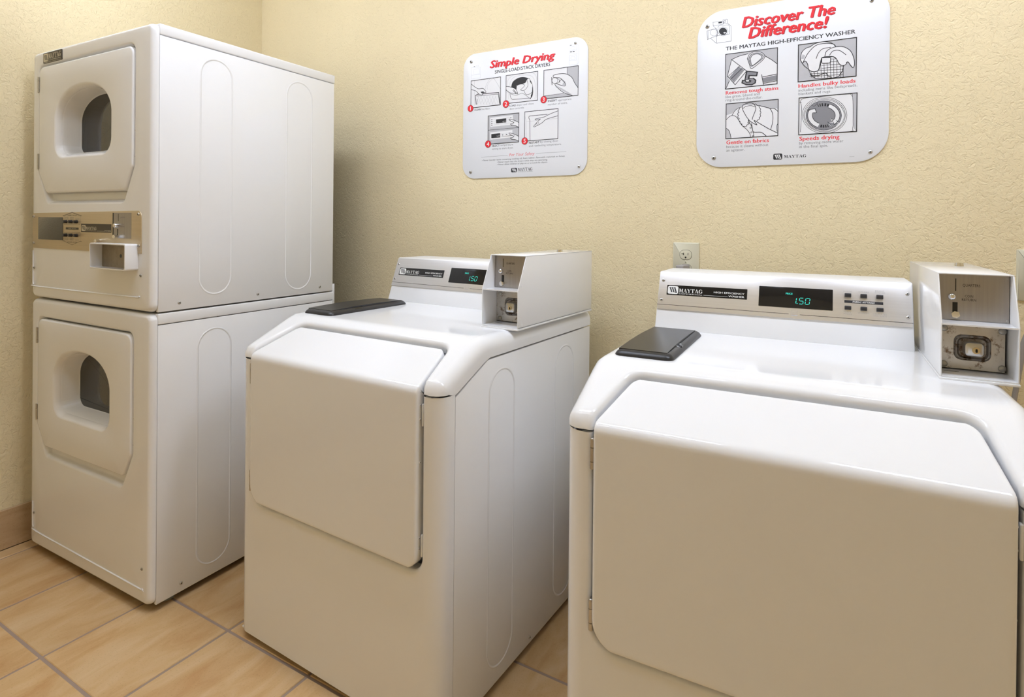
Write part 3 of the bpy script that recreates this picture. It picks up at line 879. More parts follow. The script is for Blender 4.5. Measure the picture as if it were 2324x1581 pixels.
# ------------------------------------------------------------------ stacked dryers
def star(path, c, ang):
    """distance from c to a closed outline along angle"""
    d = Vector((math.cos(ang), math.sin(ang))); best = 0
    for i in range(len(path)):
        a = Vector(path[i]) - c; b = Vector(path[(i + 1) % len(path)]) - c; e = b - a
        den = d.x * e.y - d.y * e.x
        if abs(den) < 1e-12: continue
        t = (a.x * e.y - a.y * e.x) / den; s = (a.x * d.y - a.y * d.x) / den
        if t > 0 and -1e-9 <= s <= 1 + 1e-9: best = max(best, t)
    return best
def loft_rings(rings):
    """list of rings [(x,y,z)...] of equal length -> verts, faces"""
    n = len(rings[0]); vs = [p for r in rings for p in r]
    fs = [(r * n + k, r * n + (k + 1) % n, (r + 1) * n + (k + 1) % n, (r + 1) * n + k) for r in range(len(rings) - 1) for k in range(n)]
    return vs, fs
def offset_path(path, d):
    """move a closed counter-clockwise outline outwards by d"""
    n = len(path); out = []
    for i in range(n):
        a = Vector(path[i - 1]); p = Vector(path[i]); b = Vector(path[(i + 1) % n])
        d1 = (p - a); d2 = (b - p)
        d1 = d1.normalized() if d1.length > 1e-9 else d2.normalized(); d2 = d2.normalized() if d2.length > 1e-9 else d1
        n1 = Vector((d1.y, -d1.x)); n2 = Vector((d2.y, -d2.x)); m_ = n1 + n2; m_.normalize()
        k = d / max(.5, m_.dot(n1)); out.append((p.x + m_.x * k, p.y + m_.y * k))
    return out
def build_dryer():
    root = empty('stacked_dryer', (0.07972, -0.92793, 0), 0.025309)
    tag(root, 'tall white stacked pair of coin dryers in the corner by the left wall', 'dryer')
    Y1 = .674
    for idx, (zb, zt, o) in enumerate(((.0215, .8402, .0196), (.8448, 1.6555, .8455))):
        upper = idx == 1
        # --- side panels, top panel, back, bottom
        for sx0, sx1, sg in ((0.0, .010, -1), (W - .010, W, 1)):
            sp = box('side_panel', sx0, sx1, .0185, Y1 - .003, zb, zt - .0325, 'enamel', root, .0012)
            ribs = ((.137, .247, zb + .033, zt - .058), (.451, .568, zb + .018, zt - .058)) if upper else ((.134, .249, zb + .034, zt - .062), (.451, .568, zb + .034, zt - .062))
            for (ya, yb, za, zc) in ribs:
                out = rrect(ya, yb, za, zc, (yb - ya) / 2 - .0005, 14); vs, fs = [], []; n = len(out); X0 = sx0 if sg < 0 else sx1
                for ins, hgt in ((0, 0.0), (.0012, .0008), (.0028, .0011), (.0045, .0008), (.006, .0)):
                    for (a, b) in out:
                        r2 = (yb - ya) / 2; z_ = min(max(b, za + r2), zc - r2); dv = Vector((a - (ya + yb) / 2, b - z_)); dv.normalize()
                        vs.append((X0 + sg * (hgt + .00015), a - dv.x * ins, b - dv.y * ins))
                for q in range(4):
                    for k in range(n): fs.append((q * n + k, q * n + (k + 1) % n, (q + 1) * n + (k + 1) % n, (q + 1) * n + k))
                pyd('pressed_rib', vs, fs, 'enamel', sp, True, recalc=True)
        box('top_panel', -.0006, W + .0006, .0180, Y1, zt - .0305, zt, 'enamel', root, .003, 3)
        box('back_panel', .011, W - .011, Y1 - .012, Y1 - .004, zb + .01, zt - .033, 'dark_gap', root)
        box('base_panel', .011, W - .011, .04, Y1 - .012, zb + .004, zb + .012, 'dark_gap', root)
        scr = ((.0795, .8655), (.343, .8642), (.607, .8646)) if upper else ((.0905, .0460), (.607, .0460))
        for (y, z) in scr: screw((W, y, z), (1, 0, 0), .0045, 'steel', root)
        # --- pressed front panel with the door recess
        R = .020
        rec = fillet([(.0385, .767), (.0385, .412), (.098, .3075), (.545, .3075), (.6005, .417), (.6005, .767)], [.030, .02, .026, .026, .02, .030], 8)
        rec = [(x, z + o) for x, z in rec]
        outr = fillet([(R - .014, zb + R - .008), (W - R + .004, zb + R - .008), (W - R + .004, zt - R + .008), (R - .014, zt - R + .008)], .010, 6)
        C = Vector((.32, (zb + zt) / 2 + .03))
        angs = sorted(set([round(2 * PI * k / 220, 6) for k in range(220)] + [round(math.atan2(p[1] - C.y, p[0] - C.x) % (2 * PI), 6) for p in rec + outr]))
        ri = [star(rec, C, a) for a in angs]; ro = [star(outr, C, a) for a in angs]
        inn = [(C.x + r * math.cos(a), C.y + r * math.sin(a)) for r, a in zip(ri, angs)]
        out = [(C.x + r * math.cos(a), C.y + r * math.sin(a)) for r, a in zip(ro, angs)]
        rings = []
        ioff = lambda d: offset_path(inn, d)
        rings.append([(q[0] + (.32 - q[0]) * .10, .0180, q[1] + .048 * min(1, max(0, (.43 - (q[1] - o)) / .12)) - .012 * min(1, max(0, (q[1] - o - .6) / .1))) for q in ioff(-.014)])
        for d, y in ((-.014, .0180), (-.0115, .0172), (-.0090, .0145), (-.0040, .0050), (-.002, .0020), (.0005, .0005), (.0035, 0)):
            rings.append([(p[0], y, p[1]) for p in ioff(d)])
        base = ioff(.0035)
        for t in (.33, .66, 1.0): rings.append([(a[0] + (b[0] - a[0]) * t, 0, a[1] + (b[1] - a[1]) * t) for a, b in zip(base, out)])
        oo = outr
        for k in range(1, 7):
            a = k * PI / 2 / 6
            pr = []
            for (x, z) in out:
                # roll outwards to the cabinet edge
                ex = 0.0 if x < W / 2 else W; dx = R - .014 if x < W / 2 else R - .004
                fx = (x - (R - .014)) if x < W / 2 else ((W - R + .004) - x); fz = (z - (zb + R - .008)) if z < (zb + zt) / 2 else ((zt - R + .008) - z)
                wx = max(0, 1 - fx / .010); wz = max(0, 1 - fz / .010)
                L_ = math.hypot(wx, wz) or 1
                vx = (-1 if x < W / 2 else 1) * wx / L_; vz = (-1 if z < (zb + zt) / 2 else 1) * wz / L_
                sxr = (R - .014) if x < W / 2 else (R - .004); szr = R - .008
                pr.append((x + vx * sxr * math.sin(a), .0165 * (1 - math.cos(a)), z + vz * szr * math.sin(a)))
            rings.append(pr)
        rings.append([(p[0], .0176, p[2]) for p in rings[-1]])
        vs, fs = loft_rings(rings)
        fp = pyd('front_panel', vs, fs, 'enamel', root, True, 60, recalc=True)
        # moulded bead round the lower access panel
        if upper: bead = [(.0075, 1.00), (.0075, .905), (.010, .889), (.022, .8815), (.32, .8820), (.600, .8842), (.618, .8850), (.630, .8880)]
        else: bead = [(.0135, .165), (.0140, .105), (.018, .082), (.038, .0705), (.32, .067), (.630, .0642), (.646, .0645), (.655, .0680)]
        bp = smooth_path([(x, -.0003, z) for x, z in bead], 5)
        tube('panel_bead', bp, .0026, 'enamel', fp, 6)
        # --- door with arched window
        dpth = fillet([(.0455, .757), (.0455, .410), (.094, .343), (.5525, .343), (.5925, .414), (.5925, .757)], [.026, .02, .022, .022, .02, .026], 8)
        dpth = [(x, z + o) for x, z in dpth]
        win = [(.198, .451), (.432, .451)] + []
        win = fillet([(.1475, .58), (.1475, .4515), (.4825, .4515), (.4825, .58)], [0, .052, .052, 0], 8, closed=False)
        win += [(.315 + .1675 * math.copysign(abs(math.cos(a)) ** .92, math.cos(a)), .575 + .1045 * math.sin(a) ** .96) for a in [PI * k / 30 for k in range(1, 30)]]
        win = [(x, z + o) for x, z in win]
        C2 = Vector((.315, .555 + o))
        angs = sorted(set([round(2 * PI * k / 160, 6) for k in range(160)] + [round(math.atan2(p[1] - C2.y, p[0] - C2.x) % (2 * PI), 6) for p in dpth + win]))
        wi = [(C2.x + star(win, C2, a) * math.cos(a), C2.y + star(win, C2, a) * math.sin(a)) for a in angs]
        do = [(C2.x + star(dpth, C2, a) * math.cos(a), C2.y + star(dpth, C2, a) * math.sin(a)) for a in angs]
        F = -.0030
        rings = []
        for d, y in ((-.014, F + .030), (-.0135, F + .017), (-.011, F + .012), (-.006, F + .0045), (-.002, F + .0008), (.002, F)):
            rings.append([(p[0], y, p[1]) for p in offset_path(wi, d)])
        a_, b_ = offset_path(wi, .002), offset_path(do, -.006)
        for t in (.5, 1.0): rings.append([(p[0] + (q[0] - p[0]) * t, F, p[1] + (q[1] - p[1]) * t) for p, q in zip(a_, b_)])
        for d, y in ((-.0035, F + .0006), (-.0015, F + .0024), (-.0004, F + .005), (0, F + .016)):
            rings.append([(p[0], y, p[1]) for p in offset_path(do, d)])
        vs, fs = loft_rings(rings)
        door = pyd('door', vs, fs, 'enamel', root, True, 55, recalc=True)
        lin = []
        for d, y in ((-.0135, F + .0175), (-.0155, F + .020), (-.018, .062), (-.021, .066)): lin.append([(p[0], y, p[1]) for p in offset_path(wi, d)])
        vs, fs = loft_rings(lin)
        pyd('window_liner', vs, fs, 'enamel_satin', door, True, 60, recalc=True)
        gl = [(p[0], p[1]) for p in offset_path(wi, -.0205)]
        vs, fs = loft_rings([[(p[0], .066, p[1]) for p in gl], [(p[0], .069, p[1]) for p in gl]])
        n = len(gl); fs += [tuple(range(n)), tuple(range(2 * n - 1, n - 1, -1))]
        pyd('inner_glass', vs, fs, 'dark_glass', door, recalc=True)
        for za, zc in (((.676, .7265)), ((.423, .4735))):
            bm = bmesh.new(); L = zc - za
            for (u, v) in ((0, .24), (.26, .72), (.74, 1)): add_cyl(bm, (.0420, -.0022, o + za + L * u), (0, 0, 1), .0036, L * (v - u), 10)
            add_box(bm, .0315, .0420, -.0020, .001, o + za, o + zc, .0004, 1)
            bmesh.ops.recalc_face_normals(bm, faces=bm.faces)
            finish('hinge', bm, 'steel', door, True, 40)
        for z in (.545, .47): screw((.5925, .006, z + o - .03), (1, 0, 0), .002, 'steel_dull', door)
        for q in (((.634, .9473), (.0143, .9423)) if upper else ((.6500, .1225), (.0235, .129))): screw((q[0], -.0002, q[1]), (0, -1, 0), .0042, 'steel_dull', fp)
        if upper:
            b = plate_xz('brand_badge', rrect(.0690, .1905, 1.6118, 1.6455, .004, 4), -.0018, .0005, 'print_brown', root, .0006)
            emblem(.0720, .1010, 1.6165, 1.6425, -.00185, 'label_cream', 'print_brown', b)
            brand_word(.1040, 1.6240, .0810, .0165, -.00185, 'label_cream', b)
            lettering('COMMERCIAL', .1045, 1.6178, .080, .0036, -.00185, 'label_cream', b, '')
            Print().line([(.071, 1.6140), (.187, 1.6140)], .0008, -.00185).done('label_rule', 'label_cream', b)
    # --- control panel
    cp = plate_xz('control_panel', fillet([(.0078, 1.0085), (.638, 1.0085), (.638, 1.1305), (.0078, 1.1235)], [.001, .001, .017, .007], 6), -.0024, .0005, 'tan_metal', root, .0007, label='tan metal control strip across the upper dryer')
    y = -.0026
    plate_xz('display', rrect(.0470, .2053, 1.0375, 1.1102, .003, 3), -.0034, -.002, 'display_glass', cp, .0003)
    for zr, names, zt_ in ((1.0966, (('WHITES', 'COLORS'), ('PERM', 'PRESS'), ('', 'DELICATE')), (1.1085, 1.1035)), (1.0543, (('WHITES', 'COLORS'), ('PERM', 'PRESS'), ('', 'DELICATE')), (1.0435, 1.0385))):
        for xx, tx in zip((.2285, .2600, .2920), names):
            cyl('button', (xx, y, zr), (0, -1, 0), .0054, .009, 'black_plastic', cp, 16, .0048, .0008)
            for q, zz in zip(tx, zt_):
                if q: lettering(q, xx - .0105, zz, .021, .0030, y, 'print_caption', cp, '')
    Print().line([(.2125, 1.115), (.2125, 1.0876), (.3100, 1.0882), (.3100, 1.115)], .0006, y).line([(.2033, 1.1149), (.2130, 1.1149), (.2612, 1.1252), (.3095, 1.1151), (.319, 1.1151)], .0010, y).line([(.2033, 1.1149), (.2612, 1.1265), (.319, 1.1151)], .0007, y) \
        .line([(.2125, 1.035), (.2125, 1.0622), (.3100, 1.0633), (.3100, 1.037)], .0006, y).line([(.2040, 1.0352), (.2130, 1.0352), (.2625, 1.0243), (.3100, 1.0367), (.3195, 1.0367)], .0010, y).done('arrow_outline', 'print_brown', cp)
    lettering('UPPER DRYER', .2330, 1.1143, .057, .0036, y, 'print_brown', cp, '')
    lettering('LOWER DRYER', .2330, 1.0310, .057, .0036, y, 'print_brown', cp, '')
    plate_xz('settings_strip', R4(.2235, .3000, 1.0720, 1.0785), -.0028, -.002, 'print_brown', cp)
    lettering('FABRIC SETTING', .2390, 1.0737, .046, .0030, -.00285, 'label_cream', cp, '')
    plate_xz('brand_label', R4(.3157, .4857, 1.0655, 1.0908), -.0028, -.002, 'print_brown', cp)
    emblem(.3190, .3425, 1.0685, 1.0870, -.00285, 'label_cream', 'print_brown', cp)
    brand_word(.3445, 1.0728, .0605, .0092, -.00285, 'label_cream', cp)
    lettering('COMMERCIAL', .3445, 1.0686, .0590, .0022, -.00285, 'label_cream', cp, '')
    Print().line([(.4060, 1.0692), (.4480, 1.0692)], .0007, -.00285).done('label_rule', 'label_cream', cp)
    lettering('DRYERS', .4490, 1.0686, .0345, .0040, -.00285, 'label_cream', cp, '')
    plate_xz('coin_plate', R4(.4935, .5895, 1.0500, 1.1242), -.0030, -.002, 'coin_metal', cp)
    plate_xz('coin_plate_edge', R4(.4930, .4985, 1.0500, 1.1242), -.0032, -.002, 'black_gloss', cp)
    plate_xz('coin_slot', R4(.5224, .5238, 1.1001, 1.1209), -.0032, -.003, 'black_gloss', cp)
    plate_xz('release_slot', R4(.5172, .5228, 1.0600, 1.0775), -.0032, -.003, 'black_gloss', cp)
    cyl('return_button', (.5185, -.003, 1.0872), (0, -1, 0), .0062, .009, 'chrome', cp, 16, None, .002)
    cyl('release_lever', (.5195, -.003, 1.0552), (.25, -1, 0), .0055, .013, 'chrome', cp, 6)
    lettering('QUARTERS', .5330, 1.1085, .0250, .0042, -.0032, 'print_caption', cp, '')
    lettering('COIN', .5400, 1.0890, .0115, .0038, -.0032, 'print_caption', cp, '')
    lettering('RETURN', .5360, 1.0825, .0195, .0038, -.0032, 'print_caption', cp, '')
    Print().line([(.535, 1.0622), (.558, 1.0622), (.553, 1.0645)], .0008, -.0032).done('arrow_outline', 'print_caption', cp)
    for q in ((.0143, 1.1118), (.0148, 1.0244), (.6248, 1.1200), (.6275, 1.0310)): screw((q[0], -.002, q[1]), (0, -1, 0), .0048, 'steel', cp)
    # --- open coin return tray
    x0, x1, z0, z1, yf = .4335, .6215, .9615, 1.0362, -.0360
    oo, ii = rrect(x0, x1, z0, z1, .006, 4), rrect(x0 + .0042, x1 - .0042, z0 + .0036, z1 - .0036, .004, 4)
    n = len(oo)
    vs, fs = loft_rings([[(p[0], .0, p[1]) for p in oo], [(p[0], yf + .001, p[1]) for p in oo], [(p[0] + (.0008 if p[0] < .5 else -.0008), yf, p[1] + (.0008 if p[1] < 1 else -.0008)) for p in oo], [(p[0], yf, p[1]) for p in ii], [(p[0], -.001, p[1]) for p in ii]])
    tr = pyd('coin_tray', vs, fs, 'enamel', root, True, 40, recalc=True, label='white open coin return tray')
    plate_xz('tray_back', rrect(x0 + .003, x1 - .003, z0 + .003, z1 - .003, .004, 4), -.0032, -.0005, 'tray_metal', tr)
    cyl('lock_hole', (.5380, -.0030, .9993), (0, -1, 0), .0055, .0004, 'black_gloss', tr, 18)
    cyl('lock_stud', (.4180, -.002, 1.0400), (0, -1, 0), .0050, .011, 'chrome', root, 16, .0062, .003)
    box('stacking_bracket', W - .016, W + .0012, Y1 - .004, Y1 + .006, .795, .870, 'enamel_satin', root, .001)
    for (fx, fy) in ((.640, .075), (.05, .075), (.640, .62), (.05, .62)):
        bm = bmesh.new(); add_cyl(bm, (fx, fy, 0), (0, 0, 1), .022, .011, 20, .019); add_cyl(bm, (fx, fy, .011), (0, 0, 1), .009, .022, 10)
        bmesh.ops.recalc_face_normals(bm, faces=bm.faces)
        finish('foot', bm, 'foot_grey', root, True, 40)
    return root
build_dryer()

# ------------------------------------------------------------------ instruction signs (all sizes in tenths of a millimetre, from the lower left corner)
SIGN_DRY=[('T', 'Simple Drying', 'r', 1164, 4016, 2663, 254, 'Bi'),
('T', 'SINGLE-LOAD/STACK DRYERS', 'k', 1386, 3784, 2249, 121, 'b'),
('P','picture','w',[(351,3632),(1637,3644),(1640,2633),(349,2634)],[('l','g',10,[(1642,3186),(1595,3258),(1526,3366),(1448,3484),(1370,3587),(1304,3648),(1248,3658),(1197,3636),(1151,3593),(1109,3542),(1073,3496),(1042,3452),(1017,3402),(997,3350),(981,3300),(969,3257),(963,3220),(963,3186),(965,3157),(969,3132),(971,3114)]),('l','g',8,[(1076,3246),(1074,3265),(1069,3292),(1066,3323),(1067,3357),(1074,3389),(1090,3422),(1112,3457),(1139,3492),(1168,3525),(1199,3553),(1236,3578),(1279,3600),(1323,3618),(1361,3634),(1387,3645)]),('l','g',8,[(491,3634),(510,2710)]),('l','k',18,[(588,2738),(541,3068),(627,3114),(1560,3082),(1627,2641)]),('l','k',10,[(593,3052),(1540,3027),(1607,2661)]),('l','k',10,[(629,2933),(618,2736)]),('l','g',6,[(649,3046),(804,2718)]),('l','g',6,[(779,3033),(933,2706)]),('l','g',6,[(908,3020),(1061,2694)]),('l','g',6,[(1036,3007),(1188,2682)]),('l','g',6,[(1163,2995),(1315,2671)]),('l','g',6,[(1290,2982),(1440,2659)]),('l','g',6,[(1416,2969),(1565,2647)]),('l','g',6,[(693,3053),(609,2754)]),('l','g',6,[(822,3040),(653,2750)]),('l','g',6,[(951,3027),(782,2738)]),('l','g',6,[(1079,3014),(911,2726)]),('l','g',6,[(1206,3001),(1039,2714)]),('l','g',6,[(1332,2988),(1167,2702)]),('l','g',6,[(1458,2976),(1293,2690)]),('f','w',[(352,3523),(646,3328),(884,3295),(1013,3163),(992,3141),(863,3179),(843,3073),(722,3104),(560,3247),(354,3323)]),('l','k',12,[(352,3523),(393,3492),(452,3447),(519,3398),(587,3352),(646,3321),(699,3307),(750,3306),(799,3310),(844,3311),(883,3302),(919,3280),(952,3250),(979,3216),(1000,3185),(1013,3163),(1015,3151),(1007,3144),(993,3141),(977,3142),(962,3144),(947,3149),(929,3159),(911,3170),(896,3181),(885,3188)]),('l','k',12,[(354,3316),(383,3307),(424,3297),(471,3283),(519,3266),(560,3247),(596,3221),(630,3189),(663,3156),(693,3126),(722,3104),(750,3089),(777,3080),(802,3075),(824,3073),(843,3073),(860,3078),(876,3087),(888,3098),(894,3110),(894,3122),(883,3135),(862,3149),(837,3164),(814,3177),(799,3186)]),('f','k',[(777,3188),(885,3195),(937,3136),(821,3130)])]),
('P','picture','w',[(1863,3653),(3151,3660),(3162,2651),(1874,2653)],[('l','g',8,[(1911,3017),(1910,3078),(1907,3166),(1906,3265),(1911,3360),(1927,3435),(1952,3490),(1986,3534),(2027,3570),(2074,3598),(2127,3622),(2188,3638),(2256,3646),(2330,3648),(2408,3648),(2487,3648),(2573,3650),(2668,3651),(2762,3650),(2849,3644),(2919,3631),(2973,3613),(3015,3591),(3048,3564),(3074,3525),(3095,3473),(3110,3401),(3118,3309),(3120,3210),(3120,3113),(3119,3029),(3119,2954),(3115,2882),(3111,2818),(3106,2764),(3104,2724)]),('l','g',8,[(1974,2801),(1976,2871),(1976,2971),(1979,3086),(1987,3197),(2001,3287),(2023,3357),(2049,3418),(2081,3470),(2120,3513),(2168,3547),(2228,3571),(2299,3585),(2375,3592),(2453,3593),(2528,3592),(2602,3589),(2679,3583),(2755,3573),(2824,3557),(2882,3533),(2928,3501),(2965,3464),(2995,3420),(3019,3369),(3039,3310),(3053,3236),(3060,3149),(3063,3057),(3063,2970),(3063,2899),(3062,2842),(3058,2793),(3054,2752),(3049,2720),(3046,2696)]),('f','k',[(2072,3140),(2080,3186),(2090,3251),(2106,3321),(2130,3378),(2165,3418),(2210,3450),(2259,3475),(2310,3496),(2361,3513),(2415,3524),(2471,3530),(2528,3529),(2588,3522),(2651,3508),(2711,3487),(2765,3461),(2813,3427),(2856,3386),(2893,3339),(2923,3289),(2945,3232),(2958,3168),(2967,3104),(2972,3044),(2975,2988),(2973,2933),(2968,2883),(2959,2841),(2946,2807),(2929,2780),(2910,2760),(2890,2745),(2886,2731),(2891,2720),(2876,2723),(2812,2753),(2662,2831),(2450,2944),(2239,3059),(2092,3138)]),('f','w',[(2054,2985),(2099,3020),(2170,3053),(2243,3084),(2294,3117),(2309,3153),(2304,3191),(2299,3227),(2312,3253),(2355,3268),(2414,3273),(2477,3276),(2531,3281),(2573,3288),(2610,3295),(2642,3304),(2669,3317),(2688,3339),(2700,3366),(2711,3393),(2727,3414),(2750,3428),(2777,3438),(2803,3442),(2824,3437),(2838,3418),(2847,3389),(2854,3357),(2864,3329),(2879,3309),(2895,3292),(2911,3275),(2924,3254),(2932,3233),(2939,3210),(2943,3184),(2944,3150),(2943,3103),(2939,3048),(2934,2992),(2927,2947),(2919,2915),(2911,2891),(2900,2870),(2889,2848),(2887,2821),(2891,2791),(2880,2766),(2832,2751),(2725,2751),(2575,2760),(2420,2775),(2297,2787),(2219,2793),(2166,2798),(2127,2806),(2096,2824),(2067,2856),(2047,2899),(2040,2944)]),('l','k',10,[(2294,3117),(2296,3136),(2299,3166),(2303,3198),(2314,3229),(2332,3251),(2363,3265),(2405,3275),(2451,3281),(2495,3283),(2531,3281),(2560,3275),(2587,3264),(2610,3250),(2625,3234),(2630,3218),(2623,3201),(2604,3181),(2579,3161),(2553,3142),(2533,3126),(2515,3113),(2497,3103),(2481,3095),(2472,3088),(2474,3080),(2489,3070),(2514,3057),(2546,3047),(2581,3042),(2613,3048),(2646,3066),(2683,3094),(2719,3128),(2749,3166),(2768,3203),(2770,3245),(2759,3292),(2743,3340),(2729,3383),(2727,3414),(2738,3433),(2758,3443),(2783,3447),(2806,3444),(2824,3437),(2836,3420),(2844,3395),(2850,3366),(2856,3336),(2865,3312),(2876,3293),(2890,3275),(2903,3260),(2915,3247),(2924,3237)]),('l','k',10,[(2613,3031),(2625,3007),(2640,2972),(2660,2934),(2684,2902),(2713,2883),(2752,2881),(2800,2888),(2850,2904),(2895,2924),(2927,2947),(2943,2976),(2949,3015),(2948,3055),(2945,3091),(2945,3116)]),('l','k',8,[(2054,2985),(2087,2973),(2133,2954),(2188,2934),(2244,2917),(2296,2908),(2345,2912),(2394,2926),(2442,2942),(2490,2953),(2535,2953),(2578,2938),(2622,2913),(2663,2883),(2700,2854),(2733,2830),(2761,2811),(2784,2794),(2804,2779),(2820,2767),(2832,2758)]),('l','k',10,[(2033,3005),(2039,2975),(2047,2932),(2058,2884),(2073,2839),(2096,2807),(2122,2788),(2150,2779),(2186,2775),(2233,2773),(2298,2769),(2393,2765),(2514,2762),(2642,2761),(2755,2759),(2832,2758)]),('f','w',[(1871,3267),(2051,3230),(2294,3117),(2356,2954),(2235,2984),(2094,3016),(1873,3144)]),('l','k',12,[(1871,3267),(1895,3263),(1928,3258),(1967,3251),(2009,3242),(2051,3230),(2095,3214),(2144,3197),(2193,3176),(2238,3152),(2274,3126),(2303,3088),(2329,3041),(2349,2994),(2358,2958),(2356,2944),(2333,2960),(2293,3000),(2246,3051),(2202,3098),(2173,3129)]),('l','k',12,[(1873,3144),(1894,3126),(1923,3100),(1958,3071),(1996,3043),(2033,3022),(2073,3009),(2118,3000),(2163,2994),(2203,2989),(2235,2984),(2259,2976),(2279,2966),(2293,2958),(2299,2955),(2296,2960),(2278,2979),(2247,3010),(2210,3044),(2176,3076),(2153,3097)])]),
('P','picture','w',[(3388,3658),(4685,3656),(4696,2655),(3399,2678)],[('f','g',[(4279,3658),(4685,3656),(4694,2894),(4283,3301)]),('f','g',[(3398,2770),(4695,2763),(4696,2655),(3399,2678)]),('l','k',10,[(4279,3658),(4282,3367)]),('l','k',10,[(3398,2770),(4172,2784)]),('f','w',[(3759,3429),(3774,3441),(3812,3450),(3861,3457),(3907,3461),(3950,3466),(3995,3470),(4042,3471),(4091,3466),(4146,3455),(4204,3439),(4260,3419),(4311,3397),(4353,3373),(4391,3348),(4424,3318),(4457,3281),(4486,3234),(4513,3180),(4539,3124),(4567,3071),(4600,3026),(4637,2984),(4670,2942),(4694,2894),(4708,2832),(4716,2762),(4714,2698),(4696,2655),(4658,2640),(4602,2643),(4539,2658),(4481,2677),(4432,2701),(4384,2733),(4335,2769),(4281,2806),(4219,2845),(4152,2886),(4084,2928),(4023,2966),(3967,3000),(3913,3033),(3868,3062),(3837,3086),(3824,3105),(3824,3121),(3835,3131),(3855,3134),(3887,3128),(3931,3114),(3978,3097),(4022,3082),(4062,3067),(4103,3051),(4140,3037),(4169,3033),(4193,3037),(4212,3048),(4224,3066),(4223,3093),(4209,3136),(4184,3191),(4150,3246),(4112,3288),(4066,3311),(4013,3323),(3958,3332),(3908,3345),(3860,3365),(3812,3388),(3774,3411)]),('f','g',[(4057,3261),(4222,3176),(4206,3045),(4095,3091),(4150,3151)]),('f','g',[(3837,3103),(4097,2958),(4463,2721),(4391,2712),(4024,2933)]),('l','k',13,[(4693,2910),(4676,2934),(4651,2967),(4622,3007),(4593,3048),(4567,3088),(4544,3128),(4524,3170),(4504,3212),(4482,3252),(4457,3287),(4428,3318),(4397,3345),(4363,3369),(4329,3390),(4293,3409),(4256,3426),(4219,3440),(4180,3451),(4138,3460),(4091,3466),(4034,3468),(3968,3467),(3901,3463),(3841,3458),(3796,3451),(3769,3444),(3756,3434),(3751,3423),(3751,3413),(3752,3403),(3753,3395),(3757,3386),(3764,3379),(3777,3371),(3797,3364),(3827,3359),(3866,3354),(3908,3349),(3949,3344),(3982,3336),(4008,3325),(4031,3311),(4049,3297),(4064,3284),(4075,3276)]),('l','k',13,[(4075,3276),(4064,3268),(4047,3256),(4029,3243),(4013,3230),(4002,3217),(3999,3206),(4001,3194),(4006,3183),(4011,3173),(4014,3166)]),('l','k',13,[(4075,3276),(4088,3263),(4107,3245),(4129,3225),(4150,3203),(4168,3182),(4183,3161),(4197,3138),(4210,3115),(4219,3094),(4224,3077),(4224,3062),(4222,3049),(4216,3039),(4205,3033),(4188,3031),(4163,3035),(4131,3044),(4095,3056),(4057,3069),(4022,3082),(3987,3097),(3949,3113),(3912,3130),(3879,3143),(3855,3151),(3839,3151),(3829,3147),(3825,3138),(3825,3127),(3829,3113),(3836,3099),(3846,3082),(3861,3063),(3882,3040),(3912,3011),(3952,2974),(4001,2930),(4056,2884),(4114,2839),(4172,2801),(4236,2769),(4307,2740),(4378,2715),(4439,2695),(4481,2680)]),('f','w',[(3928,3242),(3923,3212),(3908,3186),(3883,3167),(3852,3156),(3818,3155),(3783,3164),(3752,3181),(3727,3206),(3711,3236),(3705,3268),(3710,3298),(3726,3325),(3750,3344),(3781,3355),(3816,3355),(3850,3347),(3881,3329),(3906,3304),(3922,3274),(3928,3242)]),('l','k',9,[(3928,3242),(3923,3212),(3908,3186),(3883,3167),(3852,3156),(3818,3155),(3783,3164),(3752,3181),(3727,3206),(3711,3236),(3705,3268),(3710,3298),(3726,3325),(3750,3344),(3781,3355),(3816,3355),(3850,3347),(3881,3329),(3906,3304),(3922,3274),(3928,3242)]),('l','k',9,[(3872,3332),(3889,3324),(3914,3313),(3943,3300),(3967,3285),(3983,3269),(3989,3251),(3988,3229),(3983,3206),(3975,3186),(3966,3172),(3954,3164),(3937,3161),(3919,3162),(3903,3163),(3892,3163)]),('l','k',16,[(3696,3386),(3714,3116)])]),
